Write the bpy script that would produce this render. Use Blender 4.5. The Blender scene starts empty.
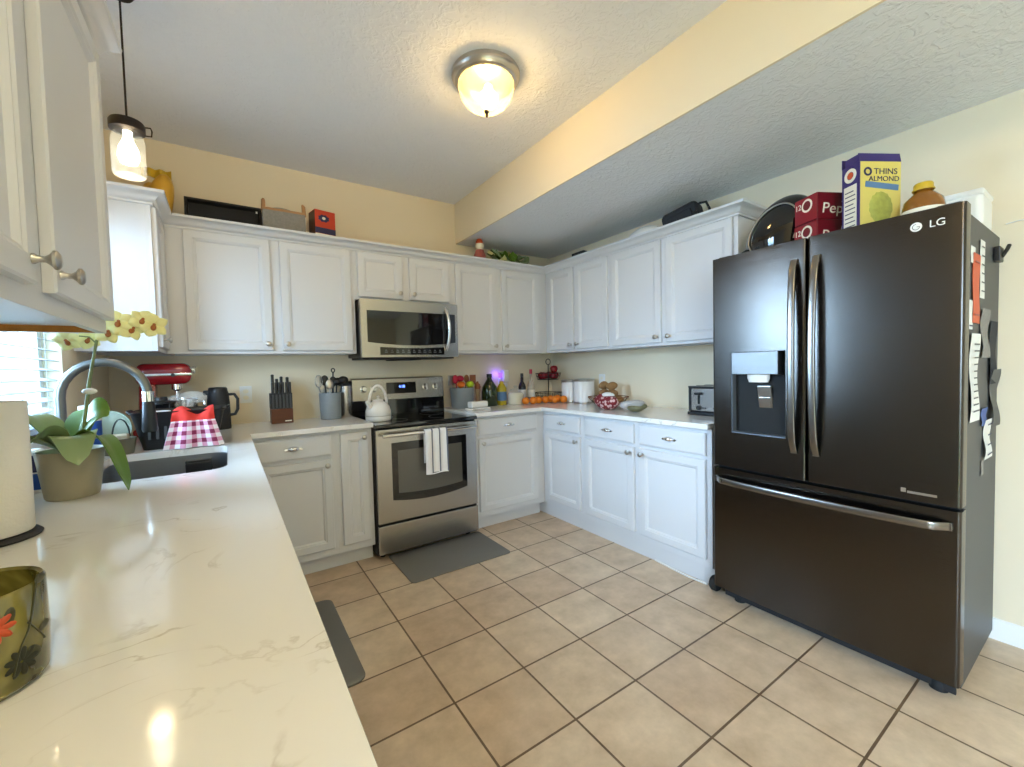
import bpy, bmesh, math, random
from mathutils import Vector, Matrix
random.seed(7)
PI = math.pi
SC = bpy.context.scene
COL = SC.collection

# ------------------------------------------------------------------ camera
cam_d = bpy.data.cameras.new('camera')
cam = bpy.data.objects.new('camera', cam_d)
COL.objects.link(cam)
cam_d.sensor_fit = 'HORIZONTAL'; cam_d.sensor_width = 36.0
cam_d.lens = 36.0 * 422.1 / 1024.0
cam_d.clip_start = 0.02
YAW, PITCH, ROLL = -0.5926, -0.0378, -0.0246
F = Vector((-math.sin(YAW)*math.cos(PITCH), math.cos(YAW)*math.cos(PITCH), math.sin(PITCH)))
R0 = Vector((math.cos(YAW), math.sin(YAW), 0)); U0 = R0.cross(F)
Rv = R0*math.cos(ROLL) + U0*math.sin(ROLL); Uv = -R0*math.sin(ROLL) + U0*math.cos(ROLL)
cm = Matrix((Rv, Uv, -F)).transposed().to_4x4()
cm.translation = Vector((-2.8287, -3.4517, 1.2772))
cam.matrix_world = cm
SC.camera = cam

# ------------------------------------------------------------------ view, sky, daylight
SC.view_settings.view_transform = 'Standard'
SC.view_settings.look = 'None'
SC.view_settings.gamma = 1.0
SC.view_settings.use_curve_mapping = False
SC.view_settings.exposure = 1.44
world = bpy.data.worlds.new('sky'); SC.world = world; world.use_nodes = True
bgn = world.node_tree.nodes['Background']
bgn.inputs[0].default_value = (0.72, 0.86, 1.0, 1); bgn.inputs[1].default_value = 1.6

def area_light(name, loc, rot, sx, sy, power, color):
    l = bpy.data.lights.new(name, 'AREA'); l.shape = 'RECTANGLE'; l.size = sx; l.size_y = sy
    l.energy = power; l.color = color
    o = bpy.data.objects.new(name, l); COL.objects.link(o); o.location = loc; o.rotation_euler = rot
    return o
# daylight: area lamps as blue sky outside the sink window and the added, unseen door
def aim(o, target):
    o.rotation_euler = (Vector(target)-o.location).to_track_quat('-Z', 'Y').to_euler()
aim(area_light('sky_over_window', (-5.3, -0.60, 2.25), (0, 0, 0), 1.8, 2.6, 375, (0.45, 0.69, 1.0)), (-1.4, -1.3, 0.75))
aim(area_light('fill_light_at_door', (-5.6, -5.9, 2.6), (0, 0, 0), 4.2, 3.2, 560, (0.50, 0.72, 1.0)), (-1.4, -4.6, 0.8))  # fill light added behind the camera, shining in through the added door

# ------------------------------------------------------------------ materials
def lin(c):
    return tuple((x/12.92 if x <= 0.04045 else ((x+0.055)/1.055)**2.4) for x in c)
def hexc(h):
    return lin(tuple(int(h[i:i+2], 16)/255 for i in (0, 2, 4)))
def mat(name, color, rough=0.5, metal=0.0, bump=None, var=None, coat=0.0, trans=0.0, ior=1.45, emit=None, spec=None, aniso=0.0, sheen=0.0, alpha=None):
    m = bpy.data.materials.new(name); m.use_nodes = True
    nt = m.node_tree; b = nt.nodes['Principled BSDF']
    if isinstance(color, str): color = hexc(color)
    b.inputs['Base Color'].default_value = (*color, 1)
    b.inputs['Roughness'].default_value = rough; b.inputs['Metallic'].default_value = metal
    b.inputs['Coat Weight'].default_value = coat; b.inputs['Transmission Weight'].default_value = trans
    b.inputs['IOR'].default_value = ior
    b.inputs['Sheen Weight'].default_value = sheen
    if spec is not None: b.inputs['Specular IOR Level'].default_value = spec
    if aniso: b.inputs['Anisotropic'].default_value = aniso
    if alpha is not None: b.inputs['Alpha'].default_value = alpha
    if emit: b.inputs['Emission Color'].default_value = (*emit[0], 1); b.inputs['Emission Strength'].default_value = emit[1]
    tc = nt.nodes.new('ShaderNodeTexCoord')
    if var:                                  # (scale, amount[, stretch]) mottling of the colour
        n = nt.nodes.new('ShaderNodeTexNoise'); n.inputs['Scale'].default_value = var[0]; n.inputs['Detail'].default_value = 5
        mp = nt.nodes.new('ShaderNodeMapping'); mp.inputs['Scale'].default_value = var[2] if len(var) > 2 else (1, 1, 1)
        nt.links.new(tc.outputs['Object'], mp.inputs[0]); nt.links.new(mp.outputs[0], n.inputs['Vector'])
        mx = nt.nodes.new('ShaderNodeMix'); mx.data_type = 'RGBA'
        k = var[1]
        mx.inputs['A'].default_value = (*[c*(1-k) for c in color], 1); mx.inputs['B'].default_value = (*[min(1, c*(1+k)) for c in color], 1)
        nt.links.new(n.outputs['Fac'], mx.inputs['Factor']); nt.links.new(mx.outputs['Result'], b.inputs['Base Color'])
    if bump:                                 # (scale, strength, distance[, stretch])
        n = nt.nodes.new('ShaderNodeTexNoise'); n.inputs['Scale'].default_value = bump[0]; n.inputs['Detail'].default_value = 4
        mp = nt.nodes.new('ShaderNodeMapping'); mp.inputs['Scale'].default_value = bump[3] if len(bump) > 3 else (1, 1, 1)
        nt.links.new(tc.outputs['Object'], mp.inputs[0]); nt.links.new(mp.outputs[0], n.inputs['Vector'])
        bp = nt.nodes.new('ShaderNodeBump'); bp.inputs['Strength'].default_value = bump[1]; bp.inputs['Distance'].default_value = bump[2]
        nt.links.new(n.outputs['Fac'], bp.inputs['Height']); nt.links.new(bp.outputs[0], b.inputs['Normal'])
    return m

def brushed(name, color, rough, aniso, streak):
    """Brushed steel: horizontal grain, so highlights smear vertically."""
    m = mat(name, color, rough, 1.0, bump=(9, 0.12, 0.002, streak), aniso=aniso)
    nt = m.node_tree; b = nt.nodes['Principled BSDF']
    t = nt.nodes.new('ShaderNodeTangent'); t.direction_type = 'RADIAL'; t.axis = 'Z'
    nt.links.new(t.outputs[0], b.inputs['Tangent'])
    return m

M = {}
M['wall'] = mat('wall_paint', 'ebddc2', 0.75, bump=(160, 0.15, 0.002))
M['ceil'] = None
M['cab'] = mat('cabinet_paint', 'd8d8da', 0.38, spec=0.4)
M['cab_in'] = mat('raw_maple', 'b87a30', 0.6, var=(6, 0.25, (1, 12, 12)))
M['trimw'] = mat('white_trim_paint', 'eeeeec', 0.45)
M['steel'] = brushed('brushed_steel', (0.44, 0.42, 0.395), 0.25, 0.55, (1, 1, 90))
M['dsteel'] = brushed('black_steel', (0.085, 0.076, 0.069), 0.20, 0.65, (1, 1, 90))
M['dhandle'] = mat('dark_handle_steel', (0.24, 0.225, 0.21), 0.26, 1.0)
M['plate'] = mat('plate_steel', (0.22, 0.22, 0.22), 0.42, 0.9)
M['dside'] = mat('grey_side_panel', '48494b', 0.45, 0.3, bump=(300, 0.1, 0.001))
M['nickel'] = mat('satin_nickel', (0.52, 0.49, 0.45), 0.28, 1.0)
M['chrome'] = mat('chrome', (0.75, 0.75, 0.76), 0.12, 1.0)
M['faucet'] = mat('faucet_nickel', (0.20, 0.20, 0.195), 0.36, 1.0)
M['sink'] = brushed('sink_steel', (0.42, 0.42, 0.42), 0.32, 0.3, (1, 60, 1))
M['blackglass'] = mat('black_glass', (0.006, 0.006, 0.007), 0.06, 0.0, coat=0.6)
M['blackplastic'] = mat('black_plastic', (0.012, 0.012, 0.013), 0.38)
M['blackmatte'] = mat('matte_black', (0.018, 0.018, 0.02), 0.6)
M['darkgap'] = mat('dark_seam', (0.008, 0.008, 0.008), 0.7)
M['ovenglass'] = mat('oven_window', (0.11, 0.105, 0.095), 0.08, coat=0.5)
M['white'] = mat('white_ceramic', 'eeecea', 0.2)
M['whitepl'] = mat('white_plastic', 'ebe9e4', 0.4)
M['paper'] = mat('paper', 'e8e6e0', 0.9, bump=(40, 0.2, 0.002))
M['papertowel'] = mat('paper_towel', 'e9e4da', 0.95, bump=(120, 0.4, 0.002))
M['knobsteel'] = mat('knob_steel', (0.7, 0.69, 0.67), 0.25, 1.0)
M['bluedisp'] = mat('display_blue', (0.01, 0.02, 0.2), 0.2, emit=((0.12, 0.22, 1.0), 2.5))
M['greymat'] = mat('grey_mat', '77746f', 0.75, bump=(220, 0.4, 0.002))
M['rubber'] = mat('rubber', (0.01, 0.01, 0.01), 0.7)
M['red'] = mat('mixer_red', (0.28, 0.006, 0.012), 0.15, coat=0.8)
M['wood'] = mat('walnut', '5a2c14', 0.4, var=(5, 0.3, (1, 1, 10)))
M['greyceramic'] = mat('grey_crock', '8b9399', 0.45, var=(30, 0.06))
M['oil'] = mat('dark_green_glass', (0.015, 0.028, 0.006), 0.08, coat=0.5)
M['orange'] = mat('orange_peel', (0.85, 0.22, 0.008), 0.4, bump=(180, 0.35, 0.002))
M['apple'] = mat('apple_red', (0.22, 0.006, 0.012), 0.25, var=(9, 0.4))
M['potato'] = mat('potato', '98734a', 0.8, bump=(40, 0.4, 0.003), var=(14, 0.25))
M['leaf'] = mat('orchid_leaf', '5d7d28', 0.35, var=(8, 0.2))
M['leafpale'] = mat('orchid_leaf_pale', '8ba070', 0.3, var=(8, 0.15))
M['stemg'] = mat('stem_green', '7f8a5a', 0.5)
M['petal'] = mat('orchid_petal', 'ebe6a2', 0.6, sheen=0.2)
M['lip'] = mat('orchid_lip', 'a8622e', 0.6)
M['pot'] = mat('taupe_pot', 'a69d86', 0.6)
M['soil'] = mat('bark_soil', '3b2c1e', 0.95, bump=(60, 0.8, 0.01))
M['amber'] = mat('amber_bottle', (0.24, 0.085, 0.008), 0.12, coat=0.4)
M['yellowcap'] = mat('yellow_cap', 'c9a52b', 0.4)
M['maroon'] = mat('maroon_carton', '6b0f1c', 0.35)
M['maroonside'] = mat('maroon_carton_end', '8c1a26', 0.35)
M['purple'] = mat('purple_carton', '3a2d6e', 0.45)
M['yellowbox'] = mat('yellow_carton', 'd9c86a', 0.45)
M['cracker'] = mat('cracker_print', 'a8a84e', 0.6, var=(45, 0.35))
M['bluerib'] = mat('blue_ribbon', '5a7ea6', 0.5)
M['navy'] = mat('navy_print', '232350', 0.5)
M['cream'] = mat('cream_print', 'f1ead6', 0.5)
M['rust'] = mat('orange_red_print', 'd0572f', 0.5)
M['cardred'] = mat('red_carton', 'c2391c', 0.5, var=(18, 0.15))
M['cardgrey'] = mat('grey_weave', '8f8a84', 0.9, bump=(160, 0.7, 0.004), var=(80, 0.25))
M['cardtan'] = mat('tan_weave', 'b5865c', 0.9, bump=(160, 0.7, 0.004))
M['gold'] = mat('gold_foil', 'd8a63a', 0.4, var=(14, 0.3))
M['pouch'] = mat('charcoal_pouch', '2b2d33', 0.8, bump=(200, 0.5, 0.002))
M['greybrown'] = mat('olive_pan', '6d6a58', 0.45)
M['tan_sponge'] = mat('sponge', 'c9bfa8', 0.95, bump=(90, 0.8, 0.006))
M['blue'] = mat('blue_label', '1f4f9e', 0.4)
M['limegreen'] = mat('lime_silicone', 'a6c21e', 0.45)
M['orangesil'] = mat('orange_silicone', 'e0701e', 0.45)
M['pinksil'] = mat('crimson_silicone', 'b3203f', 0.45)
M['spoonwood'] = mat('spoon_wood', '8a5434', 0.6)
M['yellowoil'] = mat('yellow_bottle', 'b7a32a', 0.2)
M['wine'] = mat('wine_glass_dark', (0.01, 0.008, 0.008), 0.08)
M['clearb'] = mat('clear_bottle', (0.75, 0.75, 0.72), 0.05, trans=0.85, ior=1.3)
M['glass'] = mat('clear_glass', (0.95, 0.97, 0.97), 0.02, trans=1.0, ior=1.2)
M['violet'] = mat('violet_night_light', (0.05, 0.02, 0.5), 0.4, emit=((0.16, 0.06, 1.0), 1.2))
M['bronze'] = mat('dark_bronze', (0.045, 0.035, 0.03), 0.45, 0.9)
M['redcloth'] = mat('red_cloth', 'd8392f', 0.9)
M['foam'] = mat('clear_bag', 'c9c6bd', 0.3, alpha=0.55)
M['bagdark'] = mat('olive_leaf_bag', '6f6a4c', 0.35, var=(40, 0.5))
M['crumb'] = mat('red_net_bag', '7e1c22', 0.6)
M['slat'] = mat('blind_slat', 'bcc6cc', 0.5, trans=0.0)
M['siding'] = mat('pale_siding', 'cfdde6', 0.8)
M['lawn'] = mat('lawn', '7d9a58', 0.95, var=(3, 0.3))
M['lawnstrip'] = M['whitepl']

def ceiling_material():
    m = mat('knockdown_ceiling', 'eff0f3', 0.9)
    nt = m.node_tree; b = nt.nodes['Principled BSDF']
    tc = nt.nodes.new('ShaderNodeTexCoord')
    n = nt.nodes.new('ShaderNodeTexNoise'); n.inputs['Scale'].default_value = 26; n.inputs['Detail'].default_value = 5; n.inputs['Distortion'].default_value = 1.2
    r = nt.nodes.new('ShaderNodeValToRGB'); r.color_ramp.elements[0].position = 0.46; r.color_ramp.elements[1].position = 0.60
    bp = nt.nodes.new('ShaderNodeBump'); bp.inputs['Strength'].default_value = 0.45; bp.inputs['Distance'].default_value = 0.006
    nt.links.new(tc.outputs['Object'], n.inputs['Vector']); nt.links.new(n.outputs['Fac'], r.inputs[0])
    nt.links.new(r.outputs[0], bp.inputs['Height']); nt.links.new(bp.outputs[0], b.inputs['Normal'])
    return m
M['ceil'] = ceiling_material()

TP, TGX, TGY = 0.3244, -2.1593, -0.7146
def tile_material():
    m = mat('floor_tile', 'b49a7c', 0.34)
    nt = m.node_tree; b = nt.nodes['Principled BSDF']
    tc = nt.nodes.new('ShaderNodeTexCoord'); mp = nt.nodes.new('ShaderNodeMapping')
    mp.inputs['Location'].default_value = (-TGX + 20*TP, -TGY + 40*TP, 0)
    br = nt.nodes.new('ShaderNodeTexBrick'); br.offset = 0; br.squash = 1
    br.inputs['Scale'].default_value = 1; br.inputs['Brick Width'].default_value = TP; br.inputs['Row Height'].default_value = TP
    br.inputs['Mortar Size'].default_value = 0.0044; br.inputs['Mortar Smooth'].default_value = 0.1; br.inputs['Bias'].default_value = 0
    br.inputs['Color1'].default_value = (*hexc('dcc8ae'), 1); br.inputs['Color2'].default_value = (*hexc('d2baa0'), 1)
    br.inputs['Mortar'].default_value = (*hexc('76604b'), 1)
    n1 = nt.nodes.new('ShaderNodeTexNoise'); n1.inputs['Scale'].default_value = 7; n1.inputs['Detail'].default_value = 8; n1.inputs['Roughness'].default_value = 0.65
    r1 = nt.nodes.new('ShaderNodeValToRGB')
    r1.color_ramp.elements[0].position = 0.3; r1.color_ramp.elements[0].color = (0.72, 0.66, 0.6, 1)
    r1.color_ramp.elements[1].position = 0.72; r1.color_ramp.elements[1].color = (1.12, 1.1, 1.08, 1)
    mx = nt.nodes.new('ShaderNodeMix'); mx.data_type = 'RGBA'; mx.blend_type = 'MULTIPLY'; mx.inputs['Factor'].default_value = 0.85
    nt.links.new(tc.outputs['Object'], mp.inputs[0]); nt.links.new(mp.outputs[0], br.inputs['Vector'])
    nt.links.new(tc.outputs['Object'], n1.inputs['Vector']); nt.links.new(n1.outputs['Fac'], r1.inputs[0])
    nt.links.new(br.outputs['Color'], mx.inputs['A']); nt.links.new(r1.outputs[0], mx.inputs['B'])
    nt.links.new(mx.outputs['Result'], b.inputs['Base Color'])
    bp = nt.nodes.new('ShaderNodeBump'); bp.invert = True; bp.inputs['Strength'].default_value = 0.6; bp.inputs['Distance'].default_value = 0.003
    nt.links.new(br.outputs['Fac'], bp.inputs['Height']); nt.links.new(bp.outputs[0], b.inputs['Normal'])
    return m
M['tile'] = tile_material()

def quartz_material():
    m = mat('white_quartz', 'e6e0d4', 0.09, spec=0.5)
    nt = m.node_tree; b = nt.nodes['Principled BSDF']
    tc = nt.nodes.new('ShaderNodeTexCoord')
    n0 = nt.nodes.new('ShaderNodeTexNoise'); n0.inputs['Scale'].default_value = 3.2; n0.inputs['Detail'].default_value = 6
    n0.inputs['Distortion'].default_value = 1.6
    # thin broken veins where the noise crosses its middle
    s = nt.nodes.new('ShaderNodeMath'); s.operation = 'SUBTRACT'; s.inputs[1].default_value = 0.5
    a = nt.nodes.new('ShaderNodeMath'); a.operation = 'ABSOLUTE'
    r = nt.nodes.new('ShaderNodeValToRGB'); r.color_ramp.elements[0].position = 0.0; r.color_ramp.elements[0].color = (1, 1, 1, 1)
    r.color_ramp.elements[1].position = 0.016; r.color_ramp.elements[1].color = (0, 0, 0, 1)
    n2 = nt.nodes.new('ShaderNodeTexNoise'); n2.inputs['Scale'].default_value = 5; n2.inputs['Detail'].default_value = 3
    r2 = nt.nodes.new('ShaderNodeValToRGB'); r2.color_ramp.elements[0].position = 0.52; r2.color_ramp.elements[1].position = 0.66
    mu = nt.nodes.new('ShaderNodeMath'); mu.operation = 'MULTIPLY'
    mx = nt.nodes.new('ShaderNodeMix'); mx.data_type = 'RGBA'
    mx.inputs['A'].default_value = (*hexc('efece8'), 1); mx.inputs['B'].default_value = (*hexc('cdc6bd'), 1)
    nt.links.new(tc.outputs['Object'], n0.inputs['Vector']); nt.links.new(tc.outputs['Object'], n2.inputs['Vector'])
    nt.links.new(n0.outputs['Fac'], s.inputs[0]); nt.links.new(s.outputs[0], a.inputs[0]); nt.links.new(a.outputs[0], r.inputs[0])
    nt.links.new(n2.outputs['Fac'], r2.inputs[0]); nt.links.new(r.outputs[0], mu.inputs[0]); nt.links.new(r2.outputs[0], mu.inputs[1])
    nt.links.new(mu.outputs[0], mx.inputs['Factor']); nt.links.new(mx.outputs['Result'], b.inputs['Base Color'])
    return m
M['quartz'] = quartz_material()

def gingham_material():
    m = mat('gingham_cloth', 'f2eaf0', 0.9)
    nt = m.node_tree; b = nt.nodes['Principled BSDF']
    tc = nt.nodes.new('ShaderNodeTexCoord'); sp = nt.nodes.new('ShaderNodeSeparateXYZ')
    nt.links.new(tc.outputs['UV'], sp.inputs[0])
    outs = []
    for ax in ('X', 'Y'):
        w = nt.nodes.new('ShaderNodeMath'); w.operation = 'FRACT'
        g = nt.nodes.new('ShaderNodeMath'); g.operation = 'GREATER_THAN'; g.inputs[1].default_value = 0.5
        nt.links.new(sp.outputs[ax], w.inputs[0]); nt.links.new(w.outputs[0], g.inputs[0]); outs.append(g)
    ad = nt.nodes.new('ShaderNodeMath'); ad.operation = 'ADD'
    nt.links.new(outs[0].outputs[0], ad.inputs[0]); nt.links.new(outs[1].outputs[0], ad.inputs[1])
    h = nt.nodes.new('ShaderNodeMath'); h.operation = 'MULTIPLY'; h.inputs[1].default_value = 0.5
    nt.links.new(ad.outputs[0], h.inputs[0])
    r = nt.nodes.new('ShaderNodeValToRGB'); e = r.color_ramp; e.interpolation = 'CONSTANT'
    e.elements[0].position = 0; e.elements[0].color = (*hexc('f4edf2'), 1)
    e.elements[1].position = 0.4; e.elements[1].color = (*hexc('e0a3bd'), 1)
    k = e.elements.new(0.8); k.color = (*hexc('8f2f55'), 1)
    nt.links.new(h.outputs[0], r.inputs[0]); nt.links.new(r.outputs[0], b.inputs['Base Color'])
    return m
M['gingham'] = gingham_material()

def stripe_material():
    m = mat('striped_towel', 'f2f0f2', 0.95, bump=(250, 0.5, 0.002))
    nt = m.node_tree; b = nt.nodes['Principled BSDF']
    tc = nt.nodes.new('ShaderNodeTexCoord'); sp = nt.nodes.new('ShaderNodeSeparateXYZ'); nt.links.new(tc.outputs['UV'], sp.inputs[0])
    w = nt.nodes.new('ShaderNodeMath'); w.operation = 'FRACT'
    r = nt.nodes.new('ShaderNodeValToRGB'); e = r.color_ramp; e.interpolation = 'CONSTANT'
    e.elements[0].position = 0; e.elements[0].color = (*hexc('f2f0f2'), 1)
    e.elements[1].position = 0.80; e.elements[1].color = (*hexc('6f7488'), 1)
    nt.links.new(sp.outputs['X'], w.inputs[0]); nt.links.new(w.outputs[0], r.inputs[0]); nt.links.new(r.outputs[0], b.inputs['Base Color'])
    return m
M['towel'] = stripe_material()

def net_material(name, a, c):
    m = mat(name, a, 0.6)
    nt = m.node_tree; b = nt.nodes['Principled BSDF']
    tc = nt.nodes.new('ShaderNodeTexCoord')
    v = nt.nodes.new('ShaderNodeTexVoronoi'); v.inputs['Scale'].default_value = 40
    r = nt.nodes.new('ShaderNodeValToRGB'); r.color_ramp.elements[0].position = 0.35; r.color_ramp.elements[0].color = (*hexc(a), 1)
    r.color_ramp.elements[1].position = 0.5; r.color_ramp.elements[1].color = (*hexc(c), 1)
    nt.links.new(tc.outputs['Object'], v.inputs['Vector']); nt.links.new(v.outputs['Distance'], r.inputs[0]); nt.links.new(r.outputs[0], b.inputs['Base Color'])
    return m
M['rednet'] = net_material('red_net_bag', 'd6b4ae', '7a1620')

def candle_material():
    m = mat('painted_glass', '9a9248', 0.12, coat=0.6)
    nt = m.node_tree; b = nt.nodes['Principled BSDF']
    tc = nt.nodes.new('ShaderNodeTexCoord')
    n = nt.nodes.new('ShaderNodeTexNoise'); n.inputs['Scale'].default_value = 10; n.inputs['Detail'].default_value = 3; n.inputs['Distortion'].default_value = 0.8
    r = nt.nodes.new('ShaderNodeValToRGB')
    e = r.color_ramp; e.elements[0].position = 0.34; e.elements[0].color = (*hexc('2e2e10'), 1)
    e.elements[1].position = 0.62; e.elements[1].color = (*hexc('8f8344'), 1)
    k = e.elements.new(0.45); k.color = (*hexc('5e5826'), 1)
    nt.links.new(tc.outputs['Object'], n.inputs['Vector']); nt.links.new(n.outputs['Fac'], r.inputs[0]); nt.links.new(r.outputs[0], b.inputs['Base Color'])
    return m
M['candleglass'] = candle_material()

def seethrough(name, tint, amount, gloss_rough=0.03, glow=None):
    """Thin clear glass: mostly transparent with a sharp reflection."""
    m = bpy.data.materials.new(name); m.use_nodes = True; nt = m.node_tree
    for n in list(nt.nodes): nt.nodes.remove(n)
    out = nt.nodes.new('ShaderNodeOutputMaterial'); t = nt.nodes.new('ShaderNodeBsdfTransparent'); t.inputs[0].default_value = (*tint, 1)
    g = nt.nodes.new('ShaderNodeBsdfPrincipled'); g.inputs['Base Color'].default_value = (*tint, 1); g.inputs['Roughness'].default_value = gloss_rough
    if glow: g.inputs['Emission Color'].default_value = (*glow[0], 1); g.inputs['Emission Strength'].default_value = glow[1]
    mx = nt.nodes.new('ShaderNodeMixShader'); mx.inputs[0].default_value = amount
    nt.links.new(t.outputs[0], mx.inputs[1]); nt.links.new(g.outputs[0], mx.inputs[2]); nt.links.new(mx.outputs[0], out.inputs[0])
    return m
M['thin'] = seethrough('thin_glass', (0.97, 0.99, 0.99), 0.10)
M['lampglass'] = seethrough('ribbed_lamp_glass', (1.0, 0.90, 0.62), 0.42, 0.2, ((1.0, 0.70, 0.26), 0.22))
M['bulb'] = mat('lit_bulb', (1, 1, 1), 0.5, emit=((1.0, 0.90, 0.72), 14))
M['bulb2'] = mat('lit_pendant_bulb', (1, 1, 1), 0.5, emit=((1.0, 0.86, 0.60), 5))

# ------------------------------------------------------------------ mesh helpers
class MB:
    def __init__(s): s.bm = bmesh.new(); s.mi = 0; s.bev = False
    def _take(s, tmp, bev=0, seg=2):
        if bev:
            s.bev = True
            bmesh.ops.bevel(tmp, geom=tmp.edges[:], offset=bev, segments=seg, profile=0.5, affect='EDGES')
        for f in tmp.faces: f.material_index = s.mi
        me = bpy.data.meshes.new('t'); tmp.to_mesh(me); tmp.free(); s.bm.from_mesh(me); bpy.data.meshes.remove(me)
        return s
    def box(s, x0, x1, y0, y1, z0, z1, bev=0, seg=2, rot=None):
        t = bmesh.new(); bmesh.ops.create_cube(t, size=1)
        for v in t.verts:
            v.co = Vector(((x0+x1)/2 + v.co.x*(x1-x0), (y0+y1)/2 + v.co.y*(y1-y0), (z0+z1)/2 + v.co.z*(z1-z0)))
        if rot: bmesh.ops.rotate(t, verts=t.verts, cent=Vector(((x0+x1)/2, (y0+y1)/2, (z0+z1)/2)), matrix=rot)
        return s._take(t, bev, seg)
    def prism(s, poly, z0, z1, axis='z', bev=0):
        t = bmesh.new()
        def P(a, b, c): return {'z': (a, b, c), 'y': (a, c, b), 'x': (c, a, b)}[axis]
        lo = [t.verts.new(P(a, b, z0)) for a, b in poly]; hi = [t.verts.new(P(a, b, z1)) for a, b in poly]
        n = len(poly); t.faces.new(lo[::-1]); t.faces.new(hi)
        for i in range(n): t.faces.new((lo[i], lo[(i+1) % n], hi[(i+1) % n], hi[i]))
        bmesh.ops.recalc_face_normals(t, faces=t.faces)
        return s._take(t, bev)
    def lathe(s, prof, c=(0, 0, 0), n=32, ax='z', sx=1, sy=1, mod=None):
        """prof: (radius, height); r=0 ends close. ax is the axis direction."""
        t = bmesh.new(); rings = []
        for r, h in prof:
            if r < 1e-6: rings.append([t.verts.new((0, 0, h))]); continue
            rings.append([t.verts.new((r*sx*(1+(mod(i) if mod else 0))*math.cos(2*PI*i/n), r*sy*(1+(mod(i) if mod else 0))*math.sin(2*PI*i/n), h)) for i in range(n)])
        for a, b in zip(rings, rings[1:]):
            for i in range(n):
                j = (i+1) % n
                if len(a) == 1 and len(b) == 1: continue
                if len(a) == 1: t.faces.new((a[0], b[j], b[i]))
                elif len(b) == 1: t.faces.new((a[i], a[j], b[0]))
                else: t.faces.new((a[i], a[j], b[j], b[i]))
        bmesh.ops.recalc_face_normals(t, faces=t.faces)
        m = {'z': Matrix.Identity(3), '-y': Matrix.Rotation(PI/2, 3, 'X'), 'x': Matrix.Rotation(PI/2, 3, 'Y'), '-x': Matrix.Rotation(-PI/2, 3, 'Y'), '-z': Matrix.Rotation(PI, 3, 'X')}[ax] if isinstance(ax, str) else ax
        for v in t.verts: v.co = m @ v.co + Vector(c)
        return s._take(t)
    def ball(s, c, rx, ry=None, rz=None, u=20, v=12, rot=None, noise=0, seed=0):
        ry = rx if ry is None else ry; rz = rx if rz is None else rz
        t = bmesh.new(); bmesh.ops.create_uvsphere(t, u_segments=u, v_segments=v, radius=1)
        rng = random.Random(seed)
        ph = [(rng.uniform(-3, 3), rng.uniform(-3, 3), rng.uniform(-3, 3), rng.uniform(0, 6)) for _ in range(7)]
        for q in t.verts:
            k = 1 + (noise*sum(math.sin(q.co.x*a+q.co.y*b+q.co.z*d+e) for a, b, d, e in ph)/3 if noise else 0)
            p = Vector((q.co.x*rx*k, q.co.y*ry*k, q.co.z*rz*k))
            if rot: p = rot @ p
            q.co = p + Vector(c)
        return s._take(t)
    def tube(s, pts, r, n=10, closed=False, caps=True):
        pts = [Vector(p) for p in pts]; N = len(pts); t = bmesh.new(); rings = []
        rr = r if isinstance(r, (list, tuple)) else [r]*N
        def tang(i):
            a = pts[(i-1) % N] if (closed or i > 0) else pts[i]; b = pts[(i+1) % N] if (closed or i < N-1) else pts[i]
            return (b-a).normalized()
        d = tang(0); up = Vector((0, 0, 1)) if abs(d.z) < 0.9 else Vector((1, 0, 0))
        nx = d.cross(up).normalized()
        for i in range(N):
            d = tang(i); nx = (nx - d*nx.dot(d)).normalized(); ny = d.cross(nx)
            rings.append([t.verts.new(pts[i] + (nx*math.cos(2*PI*k/n) + ny*math.sin(2*PI*k/n))*rr[i]) for k in range(n)])
        for i in range(N if closed else N-1):
            a, b = rings[i], rings[(i+1) % N]
            for k in range(n): t.faces.new((a[k], a[(k+1) % n], b[(k+1) % n], b[k]))
        if caps and not closed: t.faces.new(rings[0][::-1]); t.faces.new(rings[-1])
        bmesh.ops.recalc_face_normals(t, faces=t.faces)
        return s._take(t)
    def panel(s, x0, x1, z0, z1, prof):
        """Rectangular front facing -y built of nested rings: prof = [(inset, y), ...]; first ring is capped as the back."""
        t = bmesh.new(); rings = []
        for i, y in prof: rings.append([t.verts.new(p) for p in ((x0+i, y, z0+i), (x1-i, y, z0+i), (x1-i, y, z1-i), (x0+i, y, z1-i))])
        t.faces.new(rings[0]); t.faces.new(rings[-1])
        for a, b in zip(rings, rings[1:]):
            for k in range(4): t.faces.new((a[k], a[(k+1) % 4], b[(k+1) % 4], b[k]))
        bmesh.ops.recalc_face_normals(t, faces=t.faces)
        return s._take(t)
    def grid(s, fn, nu, nv, thick=0.0, uv=None):
        t = bmesh.new(); V = [[t.verts.new(fn(i/nu, j/nv)) for j in range(nv+1)] for i in range(nu+1)]
        ul = t.loops.layers.uv.new('uv')
        for i in range(nu):
            for j in range(nv):
                f = t.faces.new((V[i][j], V[i+1][j], V[i+1][j+1], V[i][j+1]))
                for l, (a, b) in zip(f.loops, ((i, j), (i+1, j), (i+1, j+1), (i, j+1))):
                    l[ul].uv = (a/nu*(uv[0] if uv else 1), b/nv*(uv[1] if uv else 1))
        if thick:
            bmesh.ops.recalc_face_normals(t, faces=t.faces)
            bmesh.ops.solidify(t, geom=t.faces[:], thickness=thick)
        return s._take(t)
    def move(s, d):
        bmesh.ops.translate(s.bm, verts=s.bm.verts, vec=Vector(d)); return s
    def turn(s, m, c=(0, 0, 0)):
        bmesh.ops.rotate(s.bm, verts=s.bm.verts, cent=Vector(c), matrix=m); return s

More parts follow.
